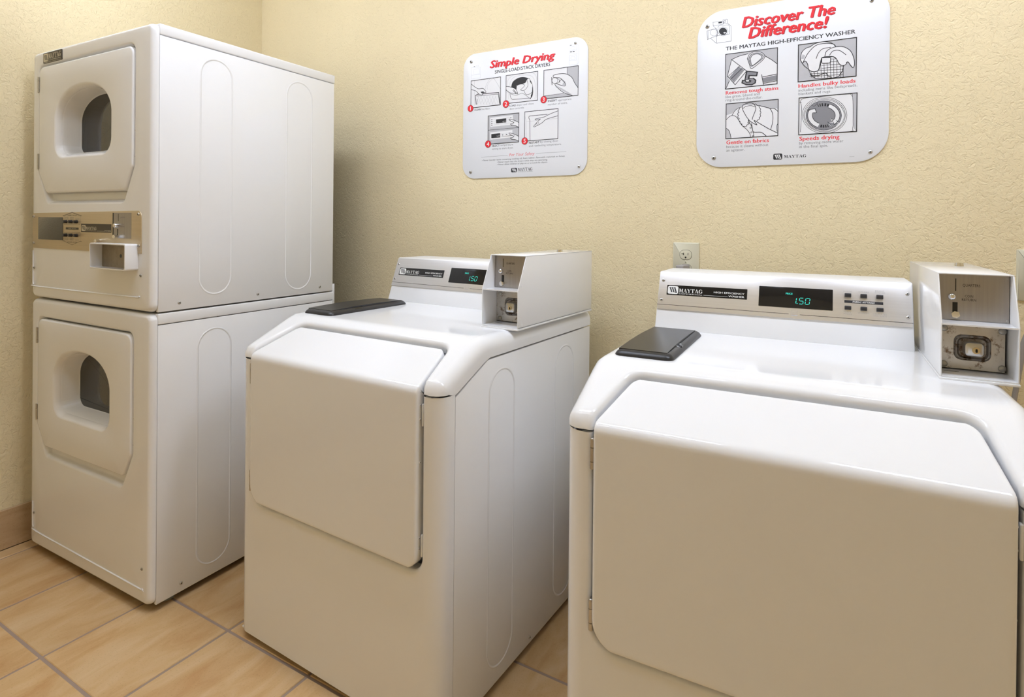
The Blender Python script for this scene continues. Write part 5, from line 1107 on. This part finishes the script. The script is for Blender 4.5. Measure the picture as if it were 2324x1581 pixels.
('P','picture','g',[(835,1853),(2242,1856),(2265,820),(861,840)],[('f','w',[(855,1394),(878,1435),(911,1460),(948,1479),(982,1505),(1011,1542),(1038,1584),(1067,1625),(1101,1660),(1142,1690),(1187,1716),(1234,1738),(1280,1755),(1324,1765),(1366,1770),(1410,1772),(1458,1770),(1515,1765),(1576,1756),(1638,1745),(1694,1732),(1741,1718),(1785,1702),(1826,1686),(1868,1669),(1913,1653),(1958,1635),(2002,1619),(2041,1607),(2074,1604),(2102,1606),(2129,1608),(2155,1603),(2182,1604),(2209,1609),(2234,1592),(2252,1527),(2290,1377),(2341,1166),(2350,960),(2265,820),(2017,770),(1648,775),(1265,809),(989,848),(869,888),(841,943),(854,1006),(858,1074),(846,1152),(841,1241),(844,1326)]),('f','w',[(854,1522),(1042,1570),(2252,1527),(2265,820),(861,840)]),('f','g',[(858,1138),(873,1125),(896,1108),(920,1084),(941,1052),(961,1005),(982,945),(995,887),(995,847),(972,832),(932,831),(890,837),(861,840)]),('l','k',11,[(855,1394),(872,1410),(896,1434),(923,1461),(953,1483),(982,1495),(1011,1499),(1041,1498),(1072,1491),(1103,1475),(1134,1451),(1164,1412),(1196,1360),(1227,1303),(1257,1247),(1286,1201),(1315,1167),(1344,1139),(1372,1114),(1398,1090),(1422,1065),(1444,1038),(1464,1011),(1483,983),(1499,957),(1512,933),(1520,909),(1524,885),(1526,863),(1526,845),(1527,832)]),('l','k',11,[(1012,1502),(1024,1523),(1040,1552),(1059,1586),(1080,1618),(1102,1644),(1125,1665),(1153,1683),(1180,1698),(1204,1710),(1221,1719)]),('l','k',11,[(858,1138),(870,1128),(887,1115),(906,1099),(925,1078),(941,1052),(955,1015),(967,969),(979,920),(988,877),(995,847)]),('l','k',11,[(1752,1727),(1776,1718),(1812,1706),(1852,1692),(1892,1677),(1926,1664),(1953,1654),(1978,1646),(2001,1637),(2021,1625),(2041,1607),(2059,1583),(2076,1553),(2092,1520),(2104,1484),(2114,1447),(2120,1407),(2122,1365),(2123,1321),(2120,1276),(2116,1231),(2108,1182),(2096,1130),(2082,1079),(2070,1035),(2062,1003)]),('l','k',11,[(2041,1607),(2057,1608),(2079,1610),(2105,1611),(2131,1610),(2155,1603),(2176,1589),(2198,1569),(2219,1546),(2236,1526),(2249,1512)]),('l','k',9,[(2252,1174),(2247,1163),(2238,1147),(2229,1128),(2221,1107),(2217,1085),(2217,1058),(2221,1026),(2226,993),(2232,965),(2235,945)]),('f','w',[(1296,1722),(1216,1666),(1208,1571),(1193,1487),(1218,1396),(1240,1316),(1292,1232),(1361,1158),(1420,1191),(1452,1267),(1463,1345),(1311,1641)]),('f','w',[(1620,1770),(1694,1732),(1758,1664),(1777,1569),(1778,1475),(1761,1383),(1721,1318),(1640,1306),(1580,1398),(1651,1642)]),('l','k',11,[(1296,1722),(1273,1726),(1253,1727),(1238,1721),(1227,1708),(1220,1689),(1216,1666),(1199,1653),(1187,1639),(1182,1624),(1184,1608),(1194,1590),(1208,1571),(1190,1562),(1177,1551),(1171,1538),(1173,1522),(1181,1505),(1193,1487),(1183,1469),(1177,1451),(1177,1435),(1185,1421),(1200,1408),(1218,1396),(1208,1380),(1201,1364),(1201,1350),(1208,1337),(1222,1326),(1240,1316),(1237,1294),(1236,1274),(1242,1258),(1253,1246),(1271,1238),(1292,1232),(1293,1209),(1297,1189),(1306,1174),(1321,1164),(1340,1160),(1361,1158),(1379,1149),(1394,1145),(1406,1146),(1414,1156),(1418,1172),(1420,1191),(1439,1196),(1454,1204),(1463,1214),(1465,1229),(1460,1247),(1452,1267),(1468,1277),(1481,1287),(1487,1299),(1485,1313),(1476,1328),(1463,1345)]),('l','k',11,[(1620,1770),(1637,1777),(1653,1779),(1666,1776),(1677,1767),(1686,1751),(1694,1732),(1713,1730),(1730,1726),(1743,1717),(1752,1703),(1756,1685),(1758,1664),(1774,1650),(1786,1635),(1793,1620),(1793,1603),(1786,1586),(1777,1569),(1790,1552),(1800,1536),(1803,1520),(1800,1505),(1791,1490),(1778,1475),(1788,1456),(1794,1438),(1795,1422),(1789,1407),(1777,1395),(1761,1383),(1766,1364),(1767,1347),(1763,1334),(1754,1325),(1739,1320),(1721,1318),(1711,1302),(1699,1290),(1686,1284),(1672,1286),(1656,1294),(1640,1306)]),('l','k',12,[(1296,1722),(1298,1730),(1300,1742),(1304,1756),(1312,1770),(1325,1782),(1345,1793),(1371,1803),(1401,1812),(1431,1819),(1458,1823),(1483,1825),(1508,1824),(1533,1820),(1555,1815),(1576,1806),(1594,1793),(1612,1778),(1627,1760),(1640,1740),(1650,1721),(1657,1701),(1662,1682),(1664,1661),(1664,1637),(1660,1610),(1651,1577),(1637,1539),(1622,1499),(1606,1461),(1594,1428),(1586,1400),(1579,1375),(1574,1353),(1570,1334),(1566,1321)]),('l','k',11,[(1296,1722),(1297,1710),(1299,1695),(1302,1676),(1308,1652),(1318,1625),(1333,1590),(1353,1548),(1376,1504),(1398,1462),(1418,1427),(1436,1399),(1453,1375),(1469,1355),(1483,1339),(1493,1327)]),('l','k',9,[(1311,1673),(1322,1682),(1337,1696),(1356,1711),(1377,1725),(1400,1734),(1426,1740),(1457,1743),(1489,1744),(1520,1743),(1547,1740),(1571,1732),(1593,1721),(1613,1709),(1629,1698),(1641,1690)]),('l','k',10,[(1463,1329),(1476,1305),(1495,1269),(1516,1229),(1537,1187),(1553,1150),(1566,1116),(1576,1084),(1585,1052),(1592,1021),(1599,990),(1605,956),(1611,921),(1615,887),(1619,858),(1621,838)]),('f','w',[(1493,1311),(1513,1327),(1550,1332),(1595,1328),(1640,1315),(1682,1290),(1726,1253),(1771,1212),(1816,1177),(1857,1149),(1897,1126),(1939,1101),(1989,1071),(2056,1029),(2134,982),(2206,935),(2255,897),(2281,871),(2291,851),(2284,836),(2256,827),(2197,822),(2111,823),(2021,829),(1949,841),(1905,862),(1877,891),(1852,921),(1818,943),(1768,952),(1710,954),(1655,957),(1614,973),(1594,1007),(1588,1052),(1586,1102),(1577,1148),(1554,1193),(1523,1240),(1499,1282)]),('l','k',13,[(1493,1318),(1504,1307),(1521,1292),(1540,1275),(1561,1257),(1582,1242),(1607,1225),(1636,1205),(1665,1188),(1688,1177),(1699,1176),(1693,1194),(1671,1227),(1645,1264),(1626,1294),(1625,1307),(1646,1298),(1682,1274),(1726,1242),(1772,1207),(1816,1177),(1855,1149),(1894,1122),(1934,1094),(1975,1066),(2018,1038),(2067,1007),(2122,975),(2176,943),(2223,916),(2255,897)]),('l','k',13,[(1553,1228),(1557,1203),(1563,1166),(1569,1125),(1577,1085),(1584,1053),(1588,1030),(1590,1012),(1593,996),(1602,984),(1620,973),(1650,966),(1691,963),(1736,962),(1780,959),(1818,949),(1851,931),(1881,907),(1909,881),(1932,857),(1949,841)]),('l','k',8,[(1500,1232),(1494,1219),(1479,1215),(1464,1222),(1458,1235),(1464,1248),(1479,1253),(1493,1246),(1500,1232)]),('l','k',8,[(1551,1103),(1545,1090),(1531,1086),(1516,1092),(1510,1106),(1516,1119),(1530,1123),(1545,1117),(1551,1103)]),('l','k',8,[(1576,966),(1570,953),(1556,949),(1541,955),(1535,969),(1541,982),(1555,987),(1570,980),(1576,966)]),('l','k',8,[(1621,857),(1615,844),(1601,839),(1586,846),(1580,859),(1586,872),(1600,877),(1615,870),(1621,857)])]),
('P','picture','w',[(2772,1835),(4167,1841),(4190,813),(2802,814)],[('f','g',[(4074,1836),(4167,1841),(4190,813),(4109,900),(4088,1742)]),('l','k',8,[(2829,888),(2833,983),(2840,1122),(2847,1277),(2853,1423),(2854,1534),(2849,1605),(2839,1652),(2827,1684),(2819,1708),(2820,1733),(2826,1758),(2836,1778),(2852,1793),(2877,1805),(2914,1815),(2959,1822),(3011,1825),(3074,1826),(3152,1826),(3248,1826),(3380,1828),(3543,1831),(3713,1833),(3864,1832),(3973,1826),(4034,1824),(4062,1825),(4069,1819),(4070,1795),(4075,1743),(4085,1649),(4090,1519),(4093,1375),(4094,1239),(4094,1133),(4095,1060),(4097,1006),(4096,966),(4092,933),(4084,902),(4084,874),(4094,853),(4094,837),(4064,825),(3984,816),(3823,811),(3591,811),(3334,814),(3100,818),(2938,820)]),('l','k',6,[(2785,1707),(2853,1709)]),('l','k',6,[(4024,1830),(4075,1743)]),('l','k',7,[(3949,1261),(3937,1153),(3899,1053),(3838,964),(3755,893),(3655,841),(3542,812),(3423,808),(3302,829),(3186,874),(3081,941),(2992,1027),(2925,1128),(2882,1239),(2867,1352),(2880,1464),(2920,1567),(2986,1657),(3072,1728),(3176,1778),(3291,1803),(3412,1804),(3532,1780),(3645,1732),(3747,1663),(3831,1577),(3895,1478),(3935,1371),(3949,1261)]),('l','k',7,[(3913,1264),(3902,1165),(3867,1072),(3809,990),(3732,924),(3639,877),(3534,850),(3422,847),(3309,866),(3201,908),(3104,970),(3021,1050),(2959,1143),(2919,1244),(2905,1349),(2917,1452),(2955,1547),(3015,1630),(3096,1696),(3193,1741),(3300,1765),(3412,1765),(3524,1743),(3630,1699),(3725,1635),(3803,1556),(3863,1465),(3900,1366),(3913,1264)]),('f','w',[(3870,1262),(3860,1171),(3828,1085),(3775,1011),(3705,950),(3619,907),(3524,882),(3422,879),(3319,897),(3221,935),(3132,992),(3057,1065),(3000,1150),(2964,1243),(2951,1339),(2962,1433),(2996,1520),(3051,1596),(3125,1656),(3213,1699),(3310,1720),(3413,1721),(3515,1701),(3611,1660),(3698,1602),(3770,1530),(3824,1446),(3858,1355),(3870,1262)]),('l','k',7,[(3888,1260),(3877,1167),(3844,1079),(3789,1002),(3716,940),(3627,895),(3528,871),(3422,867),(3315,886),(3213,925),(3120,984),(3042,1059),(2983,1146),(2946,1242),(2932,1341),(2944,1438),(2979,1527),(3037,1605),(3113,1667),(3205,1710),(3306,1732),(3413,1733),(3519,1712),(3619,1670),(3709,1610),(3784,1536),(3840,1450),(3875,1356),(3888,1260)]),('f','d',[(3822,1266),(3812,1179),(3782,1098),(3733,1027),(3667,969),(3587,927),(3498,904),(3403,901),(3307,918),(3216,955),(3133,1009),(3063,1078),(3010,1159),(2977,1247),(2965,1338),(2975,1427),(3006,1510),(3058,1582),(3126,1640),(3208,1680),(3299,1701),(3395,1702),(3490,1683),(3580,1645),(3661,1590),(3728,1521),(3778,1441),(3810,1355),(3822,1266)]),('l','k',8,[(3822,1266),(3812,1179),(3782,1098),(3733,1027),(3667,969),(3587,927),(3498,904),(3403,901),(3307,918),(3216,955),(3133,1009),(3063,1078),(3010,1159),(2977,1247),(2965,1338),(2975,1427),(3006,1510),(3058,1582),(3126,1640),(3208,1680),(3299,1701),(3395,1702),(3490,1683),(3580,1645),(3661,1590),(3728,1521),(3778,1441),(3810,1355),(3822,1266)]),('f','w',[(3519,1091),(3547,1106),(3599,1111),(3648,1110),(3695,1103),(3740,1089),(3765,1072),(3758,1049),(3732,1024),(3701,1003),(3669,988),(3632,977),(3598,982),(3562,1012),(3529,1056)]),('f','d',[(3493,1108),(3765,1072),(3650,963)]),('l','k',8,[(3492,1122),(3624,965)]),('l','k',7,[(3118,1600),(3125,1596),(3134,1589),(3145,1582),(3158,1578),(3171,1580),(3187,1592),(3205,1610),(3223,1631),(3239,1650),(3250,1662)]),('f','w',[(3541,1596),(3591,1570),(3637,1539),(3678,1503),(3713,1463),(3741,1420),(3763,1374),(3777,1327),(3783,1279),(3781,1232),(3771,1186),(3754,1143),(3729,1103),(3698,1066),(3660,1035),(3584,1115),(3611,1137),(3634,1162),(3652,1190),(3664,1221),(3671,1253),(3672,1285),(3668,1319),(3658,1352),(3643,1384),(3622,1414),(3597,1442),(3568,1467),(3535,1489),(3500,1507)]),('f','w',[(3565,1205),(3751,1117),(3636,1067),(3610,1090)]),('l','k',10,[(3541,1596),(3591,1570),(3637,1539),(3678,1503),(3713,1463),(3741,1420),(3763,1374),(3777,1327),(3783,1279),(3781,1232),(3771,1186),(3754,1143),(3729,1103),(3698,1066),(3660,1035)]),('l','k',10,[(3584,1115),(3611,1137),(3634,1162),(3652,1190),(3664,1221),(3671,1253),(3672,1285),(3668,1319),(3658,1352),(3643,1384),(3622,1414),(3597,1442),(3568,1467),(3535,1489),(3500,1507)]),('l','k',11,[(3654,1033),(3739,1109),(3705,1141)]),('l','k',11,[(3654,1033),(3583,1204),(3617,1177)]),('f','w',[(3256,988),(3215,1008),(3176,1033),(3140,1061),(3107,1093),(3078,1127),(3054,1164),(3034,1203),(3019,1243),(3010,1284),(3005,1325),(3006,1366),(3013,1406),(3024,1445),(3041,1481),(3146,1421),(3134,1397),(3126,1372),(3121,1346),(3121,1319),(3124,1291),(3131,1264),(3141,1238),(3155,1212),(3172,1188),(3192,1165),(3215,1144),(3241,1125),(3268,1109),(3298,1095)]),('f','w',[(3012,1484),(3193,1504),(3213,1389)]),('l','k',10,[(3256,988),(3215,1008),(3176,1033),(3140,1061),(3107,1093),(3078,1127),(3054,1164),(3034,1203),(3019,1243),(3010,1284),(3005,1325),(3006,1366),(3013,1406),(3024,1445),(3041,1481),(3146,1421),(3134,1397),(3126,1372),(3121,1346),(3121,1319),(3124,1291),(3131,1264),(3141,1238),(3155,1212),(3172,1188),(3192,1165),(3215,1144),(3241,1125),(3268,1109),(3298,1095)]),('f','w',[(3033,1458),(3178,1490),(3200,1414),(3066,1395)]),('l','k',11,[(3012,1430),(3017,1490),(3185,1505),(3221,1397),(3168,1387)]),('f','k',[(3486,1615),(3508,1608),(3530,1599),(3502,1530),(3485,1537),(3467,1543)]),('f','k',[(3415,1631),(3438,1628),(3461,1623),(3447,1548),(3430,1552),(3412,1555)]),('f','k',[(3343,1635),(3359,1636),(3376,1635),(3381,1558),(3368,1558),(3355,1558)]),('f','k',[(3285,1630),(3298,1632),(3311,1633),(3330,1556),(3320,1555),(3310,1553)]),('f','k',[(3236,1618),(3245,1620),(3254,1623),(3286,1548),(3279,1546),(3272,1544)]),('f','k',[(3311,986),(3334,980),(3357,975),(3366,1051),(3348,1055),(3330,1060)]),('f','k',[(3376,972),(3396,970),(3416,969),(3412,1046),(3396,1047),(3381,1049)]),('f','k',[(3442,968),(3458,969),(3474,970),(3458,1047),(3445,1046),(3432,1046)]),('f','k',[(3499,974),(3512,976),(3524,979),(3497,1053),(3487,1051),(3478,1049)])]),
('T', 'Removes tough stains', 'r', 832, 2130, 1424, 99, 'b'),
('T', 'like grass, blood and', 'q', 830, 2025, 933, 77, ''),
('T', 'ring-around-the-collar.', 'q', 831, 1927, 1006, 77, ''),
('T', 'Handles bulky loads', 'r', 2766, 2119, 1376, 100, 'b'),
('T', 'including items like bedspreads,', 'q', 2768, 2013, 1412, 73, ''),
('T', 'blankets and rugs.', 'q', 2769, 1916, 801, 72, ''),
('T', 'Gentle on fabrics', 'r', 863, 667, 1159, 105, 'b'),
('T', 'because it cleans without', 'q', 864, 555, 1145, 76, ''),
('T', 'an agitator.', 'q', 865, 450, 504, 77, ''),
('T', 'Speeds drying', 'r', 2804, 651, 978, 106, 'b'),
('T', 'by removing more water', 'q', 2800, 545, 1073, 75, ''),
('T', 'in the final spin.', 'q', 2801, 444, 707, 76, ''),
('G',(2142,150),(2374,320),(2417,187),(2990,267)),
('L','q',4,[(4016,151),(4130,151)]),
('P','machine_drawing',None,[(271,4205),(952,4319),(974,3663),(559,3682)],[('l','k',6,[(443,4323),(738,4307),(745,4219),(453,4215),(443,4323)]),('f','k',[(599,4304),(701,4303),(701,4258),(602,4261)]),('l','k',6,[(733,4221),(731,4349),(829,4356),(860,4335),(855,4233),(754,4224)]),('l','k',6,[(762,4319),(805,4321),(806,4264),(763,4261),(762,4319)]),('l','k',6,[(453,4215),(539,4114),(559,3682),(968,3686),(960,4127),(855,4233)]),('l','k',6,[(585,4116),(600,4185),(892,4176),(918,4102),(920,3910)]),('l','k',6,[(541,3904),(926,3903)]),('f','k',[(849,3991),(846,3968),(838,3947),(825,3929),(807,3915),(785,3906),(761,3902),(736,3903),(711,3910),(686,3921),(665,3937),(646,3957),(632,3979),(624,4003),(620,4027),(623,4050),(631,4071),(645,4089),(663,4103),(684,4112),(708,4116),(734,4115),(759,4108),(783,4097),(805,4081),(823,4061),(837,4039),(846,4015),(849,3991)]),('l','k',5,[(876,3987),(873,3958),(863,3932),(846,3910),(824,3893),(798,3881),(768,3876),(736,3877),(705,3885),(675,3900),(647,3920),(625,3944),(607,3972),(596,4001),(593,4031),(596,4060),(606,4086),(623,4109),(645,4126),(672,4138),(702,4142),(734,4141),(765,4132),(795,4118),(822,4098),(845,4074),(862,4046),(872,4017),(876,3987)]),('f','w',[(742,3970),(788,3978),(834,3955),(773,3933)]),('l','k',6,[(272,4091),(529,4125),(570,4093),(582,3898),(401,3867),(291,3828),(272,4091)]),('l','k',5,[(587,3994),(584,3972),(576,3953),(564,3937),(547,3924),(526,3916),(503,3912),(479,3913),(454,3919),(431,3930),(410,3945),(392,3963),(379,3983),(371,4005),(368,4027),(370,4049),(378,4068),(391,4084),(408,4097),(429,4105),(452,4109),(477,4107),(501,4101),(524,4090),(545,4076),(562,4058),(575,4037),(584,4015),(587,3994)]),('l','k',6,[(376,3864),(543,3684)]),('l','k',5,[(304,4086),(313,3835)])]),
('S',281,4220,53),
('S',4488,4232,42),
('S',511,281,53),
('S',4495,248,42)]

INK = {'k': 'print_black', 'g': 'print_grey', 'd': 'print_dark_grey', 'w': 'print_white', 'q': 'print_caption', 'r': 'print_red', 'p': 'print_pale_red'}
NAMES = {'k': 'line_drawing', 'g': 'pale_shading', 'd': 'grey_shading', 'w': 'white_shape'}
def build_sign(data, x, z, w, h, rad, label):
    root = empty('wall_sign', (x, 0, z)); tag(root, label, 'sign', 'laundry instruction signs')
    T = .004
    plate_xz('board', rrect(0, w, 0, h, rad, 12), -T, .0, 'sign_board', root, .0006)
    y0 = -T - .00006
    for it in data:
        if it[0] == 'P':
            _, nm, bg, quad, ops = it
            S_ = lambda p: (p[0] * 1e-4, p[1] * 1e-4)
            q = [S_(p) for p in quad]
            xa, xb = sum(p[0] for p in (q[0], q[3])) / 2, sum(p[0] for p in (q[1], q[2])) / 2
            za, zb = sum(p[1] for p in (q[2], q[3])) / 2, sum(p[1] for p in (q[0], q[1])) / 2
            fr_ = [(xa, za), (xb, za), (xb, zb), (xa, zb)]
            if bg: pic = Print().poly(fr_, y0).done(nm, INK[bg] if bg != 'g' else 'print_grey', root)
            else: pic = None
            inks = {}; d = y0 - .00003
            clip = (lambda p: (min(max(p[0], xa), xb), min(max(p[1], za), zb))) if bg else (lambda p: p)
            for op in ops:
                P_ = inks.setdefault(op[1], Print())
                if op[0] == 'f': P_.poly([clip(S_(p)) for p in op[2]], d)
                else: P_.line([clip(S_(p)) for p in op[3]], op[2] * (1.45e-4 if op[1] == 'k' else 1.05e-4), d)
                d -= .00002
            if bg: inks.setdefault('k', Print()).line(fr_ + [fr_[0], fr_[1]], .0020, d)
            for c, P_ in inks.items():
                o = P_.done(NAMES[c] if pic else nm, INK[c], pic or root)
                if not pic: pic = o
        elif it[0] == 'T':
            _, body, col, tx, tz, tw, cap, st = it
            a = (tx * 1e-4, tz * 1e-4, tw * 1e-4, cap * 1e-4)
            if col == 'r' and 'B' in st:
                lettering(body, a[0] + a[3] * .05, a[1] - a[3] * .05, a[2], a[3], y0, 'print_shadow_red', root, st, name='heading_shadow')
                lettering(body, a[0], a[1], a[2], a[3], y0 - .0002, 'print_red', root, st, name='heading')
            else: lettering(body, *a, y0, INK[col], root, st, name='heading' if col in 'rp' else 'lettering')
        elif it[0] == 'C':
            _, cx, cz, r, n = it
            d = y0 - .0010
            ring = lambda k: [(cx * 1e-4 + r * 1e-4 * k * math.cos(2 * PI * i / 28), cz * 1e-4 + r * 1e-4 * k * math.sin(2 * PI * i / 28)) for i in range(28)]
            b = Print().poly(ring(1.0), d).done('number_badge', 'print_shadow_red', root)
            Print().poly(ring(.88), d - .00003).done('badge_face', 'print_red', b)
            lettering(n, cx * 1e-4, cz * 1e-4 - r * .56e-4, None, r * 1.12e-4, d - .00006, 'print_white', b, 'b', name='badge_number')
        elif it[0] == 'S':
            screw((it[1] * 1e-4, -T, it[2] * 1e-4), (0, -1, 0), it[3] * 1.15e-4, 'steel', root)
        elif it[0] == 'L':
            Print().line([(p[0] * 1e-4, p[1] * 1e-4) for p in it[3]], it[2] * 1.2e-4, y0).done('rule', INK[it[1]], root)
        elif it[0] == 'G':
            a, b, c, d_ = [(p[0] * 1e-4, p[1] * 1e-4) for p in it[1:5]]
            emblem(a[0], b[0], a[1], b[1], y0, 'print_black', 'print_white', root)
            brand_word(c[0], c[1], d_[0] - c[0], d_[1] - c[1], y0, 'print_black', root)
build_sign(SIGN_DRY, 1.176, 1.2694, .5036, .4630, .052, 'white dryer instruction sign with five numbered pictures')
build_sign(SIGN_WASH, 2.0358, 1.2767, .4900, .4630, .074, 'large white washer sign with red heading and four pictures')

# ------------------------------------------------------------------ wall outlets, plug and cords
def build_outlet(x, z, label):
    root = empty('wall_outlet', (x, 0, z)); tag(root, label, 'outlet', 'cream wall outlets')
    w, h = .079, .122
    plate_xz('cover_plate', rrect(0, w, 0, h, .003, 3), -.0055, 0, 'outlet_cream', root, .004)
    for zc in (.0845, .0415):
        o = fillet([(.0395 - .0175, zc - .0142), (.0395 + .0175, zc - .0142), (.0395 + .0175, zc + .0142), (.0395 - .0175, zc + .0142)], .0125, 8)
        rc = plate_xz('receptacle', o, -.0070, -.004, 'outlet_cream', root, .0008)
        ring_ = [(p[0], -.0057, p[1]) for p in offset_path(o, .0009)]
        pyd('receptacle_gap', ring_, [tuple(range(len(ring_)))], 'print_brown', rc)
        for r in (R4(.0325, .0342, zc - .001, zc + .0065), R4(.0268, .0330, zc + .0020, zc + .0036), R4(.0458, .0473, zc - .0010, zc + .0062)):
            plate_xz('slot', r, -.0073, -.0068, 'black_gloss', rc)
        cyl('ground_hole', (.0395, -.0068, zc - .0078), (0, -1, 0), .0027, .0004, 'black_gloss', rc, 14)
    screw((.0395, -.0055, .063), (0, -1, 0), .0030, 'outlet_cream', root, 'print_brown')
    return root
build_outlet(1.9685, .9295, 'cream wall outlet with a grey plug above a washer console')
build_outlet(2.786, .9320, 'cream wall outlet at the far side of a coin box')
pl = empty('power_plug', (1.9685 + .0395, -.007, .9295 + .0415)); tag(pl, 'grey angled power plug in the wall outlet above the washer console', 'plug')
bm = bmesh.new()
A_ = [(-.013, 0, -.012), (.013, 0, -.012), (.013, 0, .0140), (-.013, 0, .0140)]
B_ = [(-.018, -.045, -.013), (.005, -.045, -.013), (.005, -.045, .0135), (-.018, -.045, .0135)]
va = [bm.verts.new(v) for v in A_]; vb = [bm.verts.new(v) for v in B_]
bm.faces.new(va); bm.faces.new(vb[::-1])
for i in range(4): bm.faces.new((va[i], va[(i + 1) % 4], vb[(i + 1) % 4], vb[i]))
bmesh.ops.recalc_face_normals(bm, faces=bm.faces)
bmesh.ops.bevel(bm, geom=list(bm.edges), offset=.003, segments=3, profile=.5, affect='EDGES')
finish('plug_body', bm, 'plug_grey', pl, True, 50)
tube('cord', smooth_path([(-.008, -.040, .002), (-.009, -.054, -.006), (-.014, -.058, -.05), (-.03, -.045, -.12), (.02, -.045, -.3), (.09, -.07, -.46), (.12, -.125, -.50)]), .0045, 'plug_grey', pl, 10)
p2 = empty('power_plug', (2.8255, -.007, .932 + .0415)); tag(p2, 'brown power cord hanging from the outlet beyond the coin box', 'plug')
bm = bmesh.new(); add_box(bm, -.013, .013, -.034, 0, -.012, .012, .004, 3)
finish('plug_body', bm, 'plug_grey', p2, True, 50)
tube('cord', smooth_path([(0, -.030, -.004), (0, -.045, -.02), (-.010, -.052, -.06), (-.036, -.058, -.13), (-.043, -.060, -.19), (-.07, -.058, -.34), (-.16, -.060, -.52), (-.225, -.075, -.58), (-.25, -.102, -.60)]), .0055, 'plug_grey', p2, 10)
